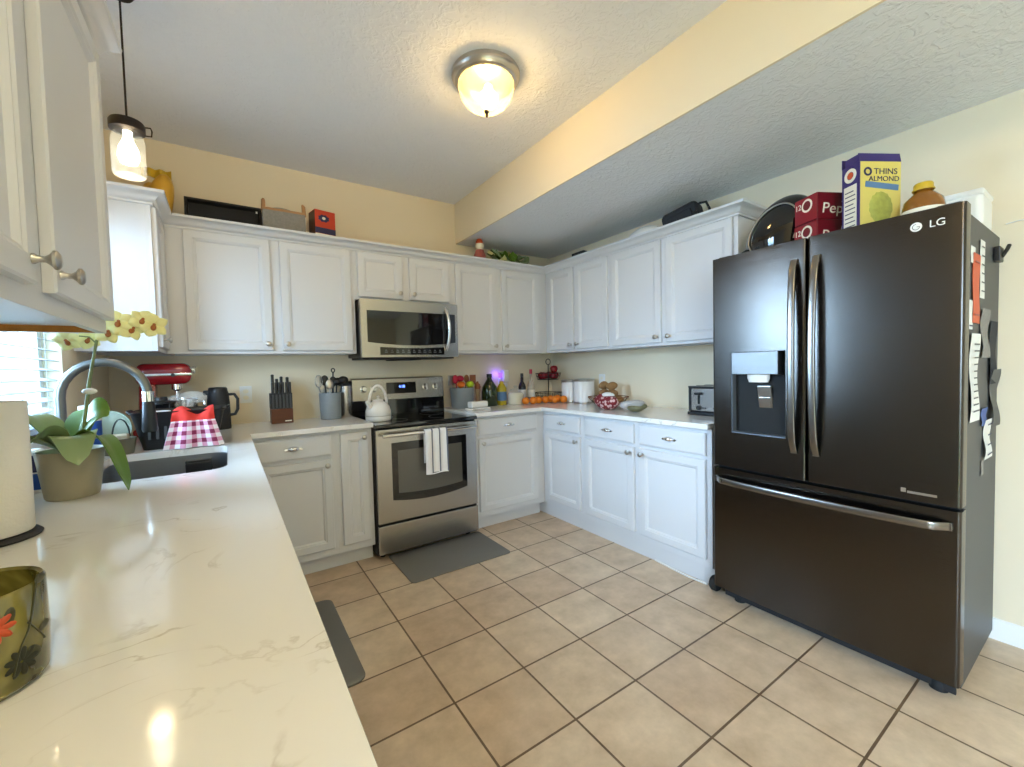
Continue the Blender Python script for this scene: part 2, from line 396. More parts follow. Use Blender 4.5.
def obj(name, mb, m, parent=None, smooth=40, label=None):
    me = bpy.data.meshes.new(name); mb.bm.to_mesh(me); mb.bm.free()
    for x in (m if isinstance(m, (list, tuple)) else [m]): me.materials.append(M[x] if isinstance(x, str) else x)
    if smooth:
        me.polygons.foreach_set('use_smooth', [True]*len(me.polygons)); me.set_sharp_from_angle(angle=math.radians(smooth))
    o = bpy.data.objects.new(name, me); COL.objects.link(o)
    if parent: o.parent = parent
    if label: o['label'] = label
    if mb.bev and smooth: weigh(o)
    return o
def weigh(o):
    w = o.modifiers.new('normals', 'WEIGHTED_NORMAL'); w.keep_sharp = True; w.weight = 100
def tag(o, label, cat, group=None):
    o['label'] = label; o['category'] = cat
    if group: o['group'] = group
    return o
def thing(name, label, cat, loc=(0, 0, 0), rz=0, group=None):
    o = bpy.data.objects.new(name, None); COL.objects.link(o); o.empty_display_size = 0.05
    o.location = loc; o.rotation_euler = (0, 0, rz)
    return tag(o, label, cat, group)
def struct(name, mb, m, parent=None, smooth=40):
    o = obj(name, mb, m, parent, smooth)
    if not parent: o['kind'] = 'structure'
    return o
def cut(o, mb):
    """Cut the closed shape mb out of object o."""
    me = bpy.data.meshes.new('cutter'); mb.bm.to_mesh(me); mb.bm.free(); c = bpy.data.objects.new('cutter', me); COL.objects.link(c)
    c.matrix_world = o.matrix_world
    md = o.modifiers.new('b', 'BOOLEAN'); md.operation = 'DIFFERENCE'; md.object = c; md.solver = 'EXACT'
    dg = bpy.context.evaluated_depsgraph_get(); dg.update()
    new = bpy.data.meshes.new_from_object(o.evaluated_get(dg)); new.name = o.name
    o.modifiers.clear(); o.data = new; weigh(o); bpy.data.objects.remove(c); bpy.data.meshes.remove(me)
def text(name, body, size, m, parent, loc, rot, ext=0.0006, align='CENTER', sx=1.0, shear=0.0):
    cu = bpy.data.curves.new('t', 'FONT'); cu.body = body; cu.size = size; cu.extrude = ext; cu.align_x = align; cu.align_y = 'CENTER'; cu.shear = shear
    tmp = bpy.data.objects.new('t', cu); COL.objects.link(tmp)
    dg = bpy.context.evaluated_depsgraph_get(); dg.update()
    me = bpy.data.meshes.new_from_object(tmp.evaluated_get(dg)); bpy.data.objects.remove(tmp); bpy.data.curves.remove(cu)
    me.name = name; me.materials.clear(); me.materials.append(M[m] if isinstance(m, str) else m)
    o = bpy.data.objects.new(name, me); COL.objects.link(o); o.parent = parent; o.location = loc; o.rotation_euler = rot; o.scale = (sx, 1, 1)
    return o
def copy_tree(o, loc, label=None, rot=None):
    c = o.copy(); COL.objects.link(c); c.location = loc
    if rot is not None: c.rotation_euler = rot
    if label: c['label'] = label
    for ch in o.children:
        d = ch.copy(); COL.objects.link(d); d.parent = c
    return c
FACE_Y = (PI/2, 0, 0)                 # text read from -y
FACE_X = (PI/2, 0, -PI/2)             # text read from -x

# ------------------------------------------------------------------ room shell
XL, YR, ZC, ZS, SX = -3.42, -6.6, 2.748, 2.398, -1.068
CT = 0.937                            # worktop height
struct('floor', MB().box(XL-0.12, 0.12, YR-0.12, 0.12, -0.06, 0), 'tile')
struct('ceiling', MB().box(XL-0.12, SX, YR-0.12, 0.12, ZC, ZC+0.08), 'ceil')
struct('ceiling_low', MB().box(SX, 0.12, YR-0.12, 0.12, ZS, ZS+0.43), 'ceil')
struct('wall_soffit', MB().box(SX-0.012, SX, YR, 0, ZS, ZC), 'wall')
struct('wall_back', MB().box(XL, 0, 0, 0.12, 0, ZC), 'wall')
struct('wall_right', MB().box(0, 0.12, YR-0.12, 0.12, 0, ZS), 'wall')
WY0, WY1, WZ0, WZ1 = -1.72, -0.84, 1.06, 2.12      # kitchen window
wl = struct('wall_left', MB().box(XL-0.12, XL, YR-0.12, 0.12, 0, ZC), 'wall')
cut(wl, MB().box(XL-0.3, XL+0.1, WY0, WY1, WZ0, WZ1))
wr = struct('wall_rear', MB().box(XL, 0, YR-0.12, YR, 0, ZC), 'wall')
cut(wl, MB().box(XL-0.3, XL+0.1, -6.3, -4.4, -0.1, 2.15))
# skirting board of the right wall, with a small rounded top
sk = [(0, 0), (-0.014, 0), (-0.014, 0.075), (-0.009, 0.09), (0, 0.095)]
struct('baseboard_right', MB().prism(sk, YR, -2.3, 'y'), 'trimw')
# kitchen window: frame, sashes, panes
win = struct('window_1', MB().box(XL-0.11, XL-0.06, WY0, WY0+0.045, WZ0, WZ1).box(XL-0.11, XL-0.06, WY1-0.045, WY1, WZ0, WZ1)
     .box(XL-0.11, XL-0.06, WY0+0.045, WY1-0.045, WZ0, WZ0+0.045).box(XL-0.11, XL-0.06, WY0+0.045, WY1-0.045, WZ1-0.045, WZ1), 'trimw')
struct('window_sash', MB().box(XL-0.10, XL-0.07, WY0+0.045, WY1-0.045, 1.57, 1.61).box(XL-0.10, XL-0.075, -1.30, -1.27, WZ0+0.045, WZ1-0.045), 'trimw', win)
struct('window_pane', MB().box(XL-0.088, XL-0.084, WY0+0.045, WY1-0.045, WZ0+0.045, WZ1-0.045), 'thin', win)
struct('window_sill', MB().box(XL-0.06, XL+0.03, WY0-0.03, WY1+0.03, WZ0-0.025, WZ0, 0.005), 'trimw', win)
# unseen glass door added in the left wall behind the camera, for fill light
DY0, DY1 = -6.3, -4.4
gd = struct('added_door', MB().box(XL-0.10, XL-0.04, DY0, DY0+0.06, 0, 2.15).box(XL-0.10, XL-0.04, DY1-0.06, DY1, 0, 2.15).box(XL-0.10, XL-0.04, DY0+0.06, DY1-0.06, 2.09, 2.15)
     .box(XL-0.10, XL-0.04, DY0+0.06, DY1-0.06, 0, 0.06).box(XL-0.10, XL-0.04, -5.40, -5.30, 0.06, 2.09), 'trimw')
struct('added_door_pane', MB().box(XL-0.072, XL-0.068, DY0+0.06, -5.40, 0.06, 2.09).box(XL-0.072, XL-0.068, -5.30, DY1-0.06, 0.06, 2.09), 'thin', gd)

# blind over the window
bl = thing('window_blind', 'white slatted horizontal blind hanging in the window above the sink', 'blind', (XL-0.03, (WY0+WY1)/2, WZ1-0.04))
hw = (WY1-WY0)/2 - 0.01
obj('headrail', MB().box(-0.025, 0.025, -hw, hw, 0, 0.04, 0.004), 'slat', bl)
ss = MB(); nsl = 24; drop = WZ1-WZ0-0.11
for i in range(nsl):
    z = -0.02 - drop*i/(nsl-1)
    ss.box(-0.024, 0.024, -hw, hw, z-0.0012, z+0.0012, rot=Matrix.Rotation(math.radians(16), 3, 'Y'))
obj('slats', ss, 'slat', bl, 0)
obj('bottom_rail', MB().box(-0.022, 0.022, -hw, hw, -drop-0.06, -drop-0.035, 0.004), 'slat', bl)
for y in (-0.28, 0.28): obj('ladder_cord', MB().tube([(0.02, y, 0), (0.02, y, -drop-0.04)], 0.0012, 6), 'slat', bl)
tag(obj('neighbor_house', MB().box(-9.2, -9.0, -4, 4, 0, 4).box(-9.0, -8.96, -1.6, -0.4, 1, 2.4), 'siding'), 'pale siding of the neighbouring house beyond the blind', 'house')
struct('ground', MB().box(-14, XL-0.13, -14, 8, -0.3, -0.12), 'lawn')

# ------------------------------------------------------------------ cabinets
def door_panel(x0, x1, z0, z1, y, th=0.02, fr=0.05):
    return MB().panel(x0, x1, z0, z1, [(0, y), (0, y-th+0.004), (0.004, y-th), (fr-0.006, y-th), (fr, y-th+0.004), (fr+0.004, y-th+0.004), (fr+0.013, y-th+0.013), (fr+0.015, y-th+0.013)])
def slab(x0, x1, z0, z1, y, th=0.02):
    return MB().panel(x0, x1, z0, z1, [(0, y), (0, y-th+0.006), (0.003, y-th+0.003), (0.012, y-th), (0.02, y-th)])
def knob(x, z, y):
    return MB().lathe([(0, 0), (0.009, 0), (0.009, 0.003), (0.0055, 0.008), (0.0055, 0.016), (0.010, 0.022), (0.0165, 0.027), (0.0165, 0.031), (0.011, 0.035), (0, 0.036)], (x, y, z), 20, '-y', 1, 1.0)
def pull(x, z, y):
    """Cup-shaped drawer pull with two little end tabs."""
    b = MB().ball((x, y-0.004, z+0.002), 0.032, 0.022, 0.017, 24, 12)
    for v in b.bm.verts:
        if v.co.z < z-0.006: v.co.z = z-0.006
        if v.co.y > y: v.co.y = y
    b.lathe([(0, 0), (0.016, 0), (0.014, 0.004), (0, 0.005)], (x-0.036, y, z), 16, '-y', 1, 0.5)
    b.lathe([(0, 0), (0.016, 0), (0.014, 0.004), (0, 0.005)], (x+0.036, y, z), 16, '-y', 1, 0.5)
    return b
def upper_cabinet(label, loc, rz, w, z0, z1, doors, depth=0.305, rail='cab'):
    """local x along the wall, front towards -y. doors: (x0, x1, z0, z1, knob_side or None)"""
    t = thing('wall_cabinet', label, 'cabinet', (loc[0], loc[1], z0), rz)
    h = z1-z0
    # carcass with an open recess below: bottom panel sits 18 mm above the face frame edge
    b = MB().box(0, 0.018, -depth+0.02, 0, 0, h).box(w-0.018, w, -depth+0.02, 0, 0, h).box(0.018, w-0.018, -depth+0.02, 0, 0.018, 0.034)
    b.box(0.018, w-0.018, -depth+0.02, 0, h-0.018, h).box(0.018, w-0.018, -0.012, 0, 0.034, h-0.018)
    obj('carcass', b, 'cab', t)
    obj('face_frame', MB().box(0, w, -depth, -depth+0.02, 0, h, 0.0015), 'cab', t)
    hr = MB().box(0.018, w-0.018, -0.03, -0.0, 0, 0.018)
    if rail == 'cab_in': hr.box(w-0.020, w-0.018, -depth+0.02, -0.03, 0.0005, 0.018)
    obj('hanging_rail', hr, rail, t, label='raw wood rail' if rail == 'cab_in' else None)
    for (a, c, za, zb, ks) in doors:
        d = obj('door', door_panel(a, c, za-z0, zb-z0, -depth-0.0005), 'cab', t, 0)
        if ks: obj('knob', knob(a+0.028 if ks == 'l' else c-0.028, za-z0+0.04, -depth-0.0205), 'nickel', d)
    return t
ZB, ZT = 1.405, 2.15
DB, DT = 1.426, 2.134
ow = -3.115
upper_cabinet('white two-door wall cabinet on back wall left of the microwave', (ow, 0), 0, 1.065, ZB, ZT,
              [(-3.0135-ow, -2.5721-ow, DB, DT, 'r'), (-2.5175-ow, -2.0748-ow, DB, DT, 'l')])
upper_cabinet('short white two-door wall cabinet directly above the microwave', (-2.05, 0), 0, 0.77, 1.792, ZT,
              [(0.0223, 0.353, 1.8133, DT, 'r'), (0.4063, 0.7372, 1.8133, DT, 'l')])
upper_cabinet('white two-door wall cabinet on back wall between microwave and corner', (-1.28, 0), 0, 0.975, ZB, ZT,
              [(0.0263, 0.4164, DB, DT, 'r'), (0.4732, 0.8763, DB, DT, 'l')])
upper_cabinet('narrow white two-door wall cabinet on right wall beside the corner', (0, -0.305), -PI/2, 0.8175, ZB, ZT,
              [(0.0618, 0.3951, DB, DT, 'r'), (0.4273, 0.7942, DB, DT, 'l')])
upper_cabinet('wide white two-door wall cabinet on right wall nearest the refrigerator', (0, -1.1225), -PI/2, 1.0, ZB, ZT,
              [(0.0237, 0.471, DB, DT, 'r'), (0.516, 0.9727, DB, DT, 'l')])
upper_cabinet('narrow white wall cabinet with pale end panel beside the sink window', (XL, -0.66), PI/2, 0.66, ZB, ZT,
              [(0.02, 0.33, DB, DT, 'l')])
near = upper_cabinet('grey-white two-door wall cabinet closest to the camera at upper left', (XL, -2.98), PI/2, 1.21, ZB, ZT+0.065,
              [(0.03, 0.607, DB+0.016, DT+0.065, 'r'), (0.70, 1.205, DB+0.016, DT+0.065, 'l')], rail='cab_in')

def miter_sweep(path, prof, closed_ends=True):
    """prof (out, z) swept along a 2D path, outward = right of travel."""
    b = bmesh.new(); rings = []; n = len(path)
    for i, p in enumerate(path):
        p = Vector(p)
        d0 = (p-Vector(path[i-1])).normalized() if i else None
        d1 = (Vector(path[i+1])-p).normalized() if i < n-1 else None
        n0 = Vector((d0.y, -d0.x)) if d0 else None; n1 = Vector((d1.y, -d1.x)) if d1 else None
        if n0 is None: m = n1
        elif n1 is None: m = n0
        else: m = (n0+n1)/(1+n0.dot(n1))
        rings.append([b.verts.new((p.x+m.x*o, p.y+m.y*o, z)) for o, z in prof])
    k = len(prof)
    for a, c in zip(rings, rings[1:]):
        for i in range(k): b.faces.new((a[i], a[(i+1) % k], c[(i+1) % k], c[i]))
    b.faces.new(rings[0]); b.faces.new(rings[-1][::-1])
    bmesh.ops.recalc_face_normals(b, faces=b.faces)
    mb = MB(); mb._take(b); return mb
CROWN = [(0, 2.138), (0.010, 2.138), (0.012, 2.148), (0.02, 2.152), (0.026, 2.165), (0.042, 2.182), (0.056, 2.187), (0.060, 2.190), (0.062, 2.203), (0, 2.203)]
d_ = 0.3055
tag(obj('crown_molding', miter_sweep([(XL, -0.6605), (XL+d_, -0.6605), (XL+d_, -d_), (-d_, -d_), (-d_, -2.123), (0, -2.123)], CROWN), 'cab'),
    'white stepped crown molding along the tops of the far wall cabinets', 'molding')
crn = obj('crown_molding', miter_sweep([(XL, -2.985), (XL+d_, -2.985), (XL+d_, -1.7695), (XL, -1.7695)], [(o_, z_+0.065) for o_, z_ in CROWN]), 'cab', near)
crn.matrix_parent_inverse = (Matrix.Translation((XL, -2.98, ZB)) @ Matrix.Rotation(PI/2, 4, 'Z')).inverted()

ZDB, ZDR, ZDT, ZDL = 0.158, 0.7294, 0.8816, 0.752
def base_cabinet(label, loc, rz, w, fronts, depth=0.60, toe=(0.07, 0.11), side=False):
    """fronts: ('door'|'drawer', x0, x1, knob_side)"""
    t = thing('base_cabinet', label, 'cabinet', (loc[0], loc[1], 0), rz)
    b = MB().box(0, w, -depth+0.02, 0, toe[1], 0.905).box(0, w, -depth+toe[0], 0, 0, toe[1])
    obj('carcass', b, 'cab', t)
    obj('face_frame', MB().box(0, w, -depth, -depth+0.02, toe[1], 0.905, 0.001), 'cab', t)
    for kind, a, c, ks in fronts:
        if kind == 'door':
            zt = ZDR if ks != 'full_r' else ZDT
            d = obj('door', door_panel(a, c, ZDB, zt, -depth-0.0005), 'cab', t, 0)
            obj('knob', knob(a+0.03 if ks == 'l' else c-0.03, zt-0.035, -depth-0.0205), 'nickel', d)
        else:
            d = obj('drawer', slab(a, c, ZDL, ZDT, -depth-0.0005), 'cab', t, 0)
            obj('cup_pull', pull((a+c)/2, (ZDL+ZDT)/2, -depth-0.0205), 'chrome', d)
    return t
BL = -2.762
base_cabinet('white base cabinet with one drawer at the inner corner left of the stove', (BL, 0), 0, 0.4855,
             [('door', 0.06, -2.3035-BL, 'r'), ('drawer', 0.03, -2.3035-BL, None)])
base_cabinet('slim white base cabinet with one tall door tight beside the stove', (-2.2765, 0), 0, 0.2275,
             [('door', 0.027, 0.2007, 'full_r')])
base_cabinet('white base cabinet with drawer and door just right of the stove', (-1.276, 0), 0, 0.676,
             [('door', 0.0345, 0.5976, 'l'), ('drawer', 0.0345, 0.5976, None)])
corner_cab = base_cabinet('narrow white base cabinet with one drawer and door in the right corner', (0, -0.6), -PI/2, 0.4985,
             [('door', 0.0586, 0.472, 'r'), ('drawer', 0.0586, 0.472, None)], toe=(0.03, 0.11))
base_cabinet('wide white base cabinet with two drawers and two doors beside the refrigerator', (0, -1.0985), -PI/2, 1.0285,
             [('door', 0.0272, 0.491, 'r'), ('drawer', 0.0272, 0.491, None), ('door', 0.5363, 0.9968, 'l'), ('drawer', 0.5363, 0.9968, None)], toe=(0.03, 0.11))
obj('toe_filler', MB().box(-0.16, 0, -0.57, -0.55, 0, 0.11), 'cab', corner_cab)
# the sink run
obj_t = thing('base_cabinet', 'white base cabinet run under the long sink worktop at left', 'cabinet', (XL+0.004, -3.55, 0), PI/2)
obj('carcass', MB().box(0, 0.018, -0.6, 0, 0.11, 0.905).box(2.86, 2.878, -0.6, 0, 0.11, 0.905).box(0.018, 2.86, -0.6, -0.58, 0.11, 0.905).box(0.018, 2.86, -0.02, 0, 0.11, 0.905)
    .box(0.018, 2.86, -0.58, -0.02, 0.11, 0.128).box(0, 2.878, -0.53, 0, 0, 0.11), 'cab', obj_t)
for i, a in enumerate((0.03, 0.72, 1.41, 2.1)):
    d = obj('door', door_panel(a, a+0.66, ZDB, ZDR, -0.6005), 'cab', obj_t, 0)
    d = obj('drawer', slab(a, a+0.66, ZDL, ZDT, -0.6005), 'cab', obj_t, 0)

# ------------------------------------------------------------------ worktops and sink
LE = -2.734
ctop = MB().prism([(XL+0.002, -3.6), (LE, -3.6), (LE, -0.645), (-2.045, -0.645), (-2.045, -0.002), (XL+0.002, -0.002)], 0.906, CT, 'z', 0.004)
wt = tag(obj('worktop', ctop, 'quartz'), 'long white quartz worktop around the sink, running left of the stove', 'countertop')
def rrect(x0, x1, y0, y1, r, n=6):
    P = []
    for cx, cy, a in ((x1-r, y1-r, 0), (x0+r, y1-r, 90), (x0+r, y0+r, 180), (x1-r, y0+r, 270)):
        for i in range(n+1):
            t = math.radians(a+90*i/n); P.append((cx+r*math.cos(t), cy+r*math.sin(t)))
    return P
SX0, SX1, SY0, SY1 = -3.255, -2.842, -1.60, -0.985
cut(wt, MB().prism(rrect(SX0, SX1, SY0, SY1, 0.07), 0.8, 1.0))
tag(obj('worktop', MB().prism([(-1.278, -0.002), (-1.278, -0.645), (-0.645, -0.645), (-0.645, -2.127), (-0.002, -2.127), (-0.002, -0.002)], 0.906, CT, 'z', 0.004), 'quartz'),
    'white quartz worktop of the right-hand corner, from stove to refrigerator', 'countertop')
sk_ = thing('sink', 'undermounted stainless steel sink basin in the left worktop', 'sink', ((SX0+SX1)/2, (SY0+SY1)/2, 0.70))
def rr_ring(bm, e, z, r):
    return [bm.verts.new((x-(SX0+SX1)/2, y-(SY0+SY1)/2, z-0.70)) for x, y in rrect(SX0-e, SX1+e, SY0-e, SY1+e, r)]
t = bmesh.new()
rs = [rr_ring(t, 0.025, 0.9055, 0.09), rr_ring(t, 0.004, 0.9055, 0.074), rr_ring(t, 0.0, 0.72, 0.07), rr_ring(t, -0.03, 0.702, 0.05)]
for a, b in zip(rs, rs[1:]):
    for i in range(len(a)): t.faces.new((a[i], a[(i+1) % len(a)], b[(i+1) % len(a)], b[i]))
t.faces.new(rs[-1])
bmesh.ops.recalc_face_normals(t, faces=t.faces)
bmesh.ops.solidify(t, geom=t.faces[:], thickness=0.0012)
m_ = MB(); m_._take(t); obj('basin', m_, 'sink', sk_)
obj('drain', MB().lathe([(0.045, 0.005), (0.04, 0.008), (0.02, 0.004), (0, 0.004)], (0, 0, 0), 24), 'chrome', sk_)
caddy = obj('sink_caddy', MB().box(-0.045, 0.055, 0, 0.04, 0, 0.075, 0.006).box(-0.045, 0.055, 0.004, 0.036, 0.07, 0.085, 0.004), 'blackplastic')
caddy.location = (-2.96, SY1-0.0425, 0.80)
tag(caddy, 'small black sponge caddy hung on the inner wall of the sink', 'caddy')

# faucet
fa = thing('faucet', 'brushed nickel gooseneck pull-down faucet behind the sink', 'faucet', (-3.335, -1.27, CT))
pts = [(0, 0, 0.03), (0, 0, 0.27)]
for i in range(1, 15):
    a = PI - i*PI*1.02/14; pts.append((0.122+0.122*math.cos(a), 0, 0.27+0.128*math.sin(a)))
obj('spout', MB().tube(pts, 0.0155, 14), 'faucet', fa)
obj('spray_head', MB().lathe([(0, -0.14), (0.022, -0.14), (0.025, -0.13), (0.020, -0.04), (0.0165, 0.0), (0, 0.0)], (0.244, 0, 0.262), 18), 'blackplastic', fa, label='dark spray head')
obj('collar', MB().lathe([(0, -0.02), (0.019, -0.02), (0.019, 0.02), (0, 0.02)], (0.244, 0, 0.262), 18), 'chrome', fa)
obj('base', MB().lathe([(0, 0), (0.032, 0), (0.032, 0.008), (0.022, 0.02), (0.02, 0.06), (0, 0.06)], (0, 0, 0), 20), 'faucet', fa)
obj('lever', MB().tube([(0, -0.02, 0.05), (0.0, -0.05, 0.055), (0.0, -0.10, 0.09)], [0.012, 0.008, 0.006], 10), 'faucet', fa)

# ------------------------------------------------------------------ stove
RX0, RX1 = -2.041, -1.281
st = thing('stove', 'stainless steel electric range with black glass cooktop on the back wall', 'stove', ((RX0+RX1)/2, 0, 0))
w2 = (RX1-RX0)/2
obj('body', MB().box(-w2, w2, -0.625, -0.02, 0.03, 0.895), 'blackmatte', st)
obj('cooktop', MB().box(-w2, w2, -0.672, -0.085, 0.895, 0.921, 0.006), 'blackglass', st)
br_ = MB()
for (x, y, r) in ((-0.2, -0.48, 0.10), (0.2, -0.48, 0.115), (-0.2, -0.23, 0.075), (0.2, -0.23, 0.09)):
    br_.lathe([(r, 0.9212), (r+0.003, 0.9214), (r+0.004, 0.9212)], (x, y, 0), 40)
obj('burner_ring', br_, mat('burner_print', (0.08, 0.08, 0.08), 0.3), st)
# backguard: black lower slope, steel upper panel
obj('backguard', MB().prism([(-0.09, 0.92), (-0.02, 0.92), (-0.02, 1.05), (-0.085, 1.05)], -w2, w2, 'x'), 'blackglass', st)
cp = obj('control_panel', MB().prism([(-0.098, 1.045), (-0.02, 1.045), (-0.02, 1.222), (-0.06, 1.222), (-0.078, 1.212)], -w2, w2, 'x', 0.003), 'steel', st)
tl = math.atan2(0.020, 0.167)
def on_panel(z): return -0.098 + (z-1.045)*0.020/0.167
rot_p = Matrix.Rotation(-tl, 3, 'X')
ds = obj('display', MB().box(-0.115, 0.130, -0.002, 0.004, -0.045, 0.045).turn(rot_p).move((0, on_panel(1.135)-0.002, 1.135)), 'blackglass', st)
text('clock_digits', '4:18', 0.030, 'bluedisp', ds, (0.01, on_panel(1.14)-0.0046, 1.145), (PI/2-tl, 0, 0))
for x in (-0.294, -0.218, 0.215, 0.306):
    obj('knob', MB().lathe([(0, 0), (0.027, 0), (0.027, 0.004), (0.021, 0.006), (0.019, 0.026), (0.016, 0.029), (0, 0.029)], (0, 0, 0), 24, '-y').box(-0.004, 0.004, -0.031, -0.02, -0.019, 0.019, 0.002)
        .turn(rot_p).move((x, on_panel(1.135), 1.135)), 'knobsteel', st)
# oven door with an arched lower window edge
od = obj('oven_door', MB().box(-w2+0.004, w2-0.004, -0.66, -0.63, 0.252, 0.885, 0.006), 'steel', st)
def arch(x0, x1, z0, z1, sag, n=14): return [(x0+(x1-x0)*i/n, z0+sag*((2*i/n-1)**2)) for i in range(n+1)] + [(x1, z1), (x0, z1)]
obj('door_glass', MB().prism(arch(-0.275, 0.287, 0.375, 0.79, 0.028), -0.6625, -0.655, 'y'), 'blackglass', od)
obj('oven_window', MB().prism(arch(-0.235, 0.247, 0.432, 0.735, 0.014), -0.6633, -0.6615, 'y'), 'ovenglass', od)
hd = MB().tube([(-0.345, -0.71, 0.848), (0.345, -0.71, 0.848)], 0.0125, 14)
for x in (-0.325, 0.325): hd.tube([(x, -0.657, 0.848), (x, -0.71, 0.848)], 0.010, 10)
obj('handle', hd, 'chrome', od)
obj('storage_drawer', MB().box(-w2+0.004, w2-0.004, -0.66, -0.63, 0.045, 0.238, 0.006), 'steel', st)
for x in (-0.33, 0.33): obj('foot', MB().lathe([(0, 0), (0.018, 0), (0.018, 0.03), (0, 0.03)], (x, -0.56, 0), 14), 'rubber', st)

# towel over the oven handle
tw = thing('dish_towel', 'white terry towel with grey-blue stripes folded over the oven handle', 'towel', (-1.637, -0.71, 0.86))
def towel_fn(u, v):
    x = (u-0.5)*0.165*(1+0.06*abs(v-0.5))
    if v < 0.55: s = v/0.55; y = -0.0165-0.006*math.sin(u*9)*(1-s)*1.0-0.004*math.sin(u*14); z = -0.305+0.295*s + 0.008*math.sin(u*3)*(1-s)
    elif v < 0.68: s = (v-0.55)/0.13; a = PI*s; y = -0.0165*math.cos(a); z = -0.010+0.0165*math.sin(a)
    else: s = (v-0.68)/0.32; y = 0.0165+0.004*math.sin(u*11)*s; z = -0.01-0.22*s
    return (x, y, z)
obj('cloth', MB().grid(towel_fn, 24, 40, 0.005, uv=(3.0, 1)), 'towel', tw)
obj('hem', MB().tube([(x, -0.021, -0.302+0.003*math.sin(x*40)) for x in [(-0.08+0.16*i/12) for i in range(13)]], 0.004, 6), 'towel', tw)

# kettle
ke = thing('kettle', 'white enamel tea kettle with loop handle on the cooktop', 'kettle', (-1.945, -0.42, 0.9225))
obj('body', MB().lathe([(0, 0), (0.083, 0), (0.088, 0.006), (0.088, 0.035), (0.0865, 0.037), (0.088, 0.04), (0.087, 0.07), (0.078, 0.10), (0.06, 0.125), (0.04, 0.137), (0.034, 0.14), (0, 0.14)], (0, 0, 0), 36), 'white', ke)
obj('trim_band', MB().lathe([(0.0885, 0.034), (0.0892, 0.037), (0.0885, 0.040)], (0, 0, 0), 36), 'nickel', ke)
obj('lid', MB().lathe([(0.038, 0.14), (0.034, 0.15), (0.015, 0.155), (0, 0.155)], (0, 0, 0), 24), 'white', ke)
obj('lid_knob', MB().ball((0, 0, 0.168), 0.013), 'chrome', ke)
obj('spout', MB().tube([(-0.055, -0.03, 0.09), (-0.078, -0.042, 0.125), (-0.088, -0.048, 0.145)], [0.022, 0.016, 0.014], 12), 'white', ke)
obj('handle', MB().tube([(0.068*math.cos(a)*1.0, 0.02*math.cos(a), 0.115+0.135*math.sin(a)) for a in [PI*i/16 for i in range(17)]], 0.0095, 10), 'white', ke)

# ------------------------------------------------------------------ microwave
mw = thing('microwave', 'stainless over-the-range microwave with dark glass door', 'microwave', ((RX0+RX1)/2+0.0, 0, 1.373))
obj('housing', MB().box(-0.378, 0.378, -0.36, -0.002, 0.006, 0.415), 'blackplastic', mw)
obj('vent_grille', MB().box(-0.36, 0.36, -0.35, -0.03, -0.01, 0.006).box(-0.1, 0.1, -0.30, -0.05, -0.018, -0.01), 'blackmatte', mw)
def bow(x): return -0.400 - 0.012*(1-(x/0.38)**2)
xs = [-0.378+0.756*i/16 for i in range(17)]
obj('door', MB().prism([(x, bow(x)) for x in xs] + [(0.378, -0.36), (-0.378, -0.36)], 0.0, 0.415, 'z', 0.003), 'steel', mw)
def bowed(x0, x1, zlo, zhi, off, n=16):
    """Panel following the bowed door face; zlo/zhi are functions of x."""
    return MB().grid(lambda u, v: ((x0+(x1-x0)*u), bow(x0+(x1-x0)*u)-off, zlo(x0+(x1-x0)*u)+(zhi(x0+(x1-x0)*u)-zlo(x0+(x1-x0)*u))*v), n, 1, 0.002)
obj('door_window', bowed(-0.335, 0.352, lambda x: 0.088+0.055*((x-0.0)/0.35)**2*0.45, lambda x: 0.335, 0.0015), 'blackglass', mw)
obj('keypad', bowed(-0.25, 0.25, lambda x: 0.018, lambda x: 0.068+0.03*(x/0.35)**2*0.5, 0.0015), 'blackglass', mw)
kd = MB()
for i in range(11): kd.box(-0.22+i*0.042, -0.198+i*0.042, bow(0.1)-0.0058, bow(0.1)-0.0045, 0.036, 0.039).box(-0.217+i*0.042, -0.203+i*0.042, bow(0.1)-0.0058, bow(0.1)-0.0045, 0.050, 0.053)
obj('keypad_marks', kd, mat('keypad_print', (0.25, 0.25, 0.27), 0.5), mw)
obj('handle', MB().tube([(0.268+0.012*math.sin(PI*i/14), -0.408-0.042*math.sin(PI*i/14)**0.6 if 0 < i < 14 else -0.405, 0.055+0.325*i/14) for i in range(15)], 0.0125, 12), 'chrome', mw)

# ------------------------------------------------------------------ refrigerator
FY0, FY1 = -3.112, -2.192
fr = thing('refrigerator', 'tall black stainless french-door refrigerator with water dispenser against right wall', 'refrigerator', (-0.36, (FY0+FY1)/2, 0), -PI/2)
# local: x from 0 = centre, +x towards the camera, front towards -y (y = world x + 0.36)
hwf = (FY1-FY0)/2
obj('cabinet_body', MB().box(-hwf+0.006, hwf-0.006, -0.265, 0.335, 0.045, 1.79, 0.004), 'dside', fr)
def front_y(x): return -0.338 - 0.010*(1-(x/hwf)**2)
def door_plan(x0, x1, rl=0.012, rr=0.012, n=12):
    P = [(x0, -0.272)]
    P += [(x0, front_y(x0)+rl)] + [(x0+rl*(1-math.cos(PI/2*i/5)), front_y(x0+rl)+rl*(1-math.sin(PI/2*i/5))) for i in range(1, 6)]
    P += [(x0+rl+(x1-x0-rl-rr)*i/n, front_y(x0+rl+(x1-x0-rl-rr)*i/n)) for i in range(1, n)]
    P += [(x1-rr*(1-math.cos(PI/2*i/5)), front_y(x1-rr)+rr*(1-math.sin(PI/2*i/5))) for i in range(5, 0, -1)] + [(x1, front_y(x1)+rr), (x1, -0.272)]
    return P
mid = -2.632; c_ = (FY0+FY1)/2
mx_ = c_-mid                                # local x of the door split
def L(y): return c_-y                       # world y to local x
ZF = 1.813
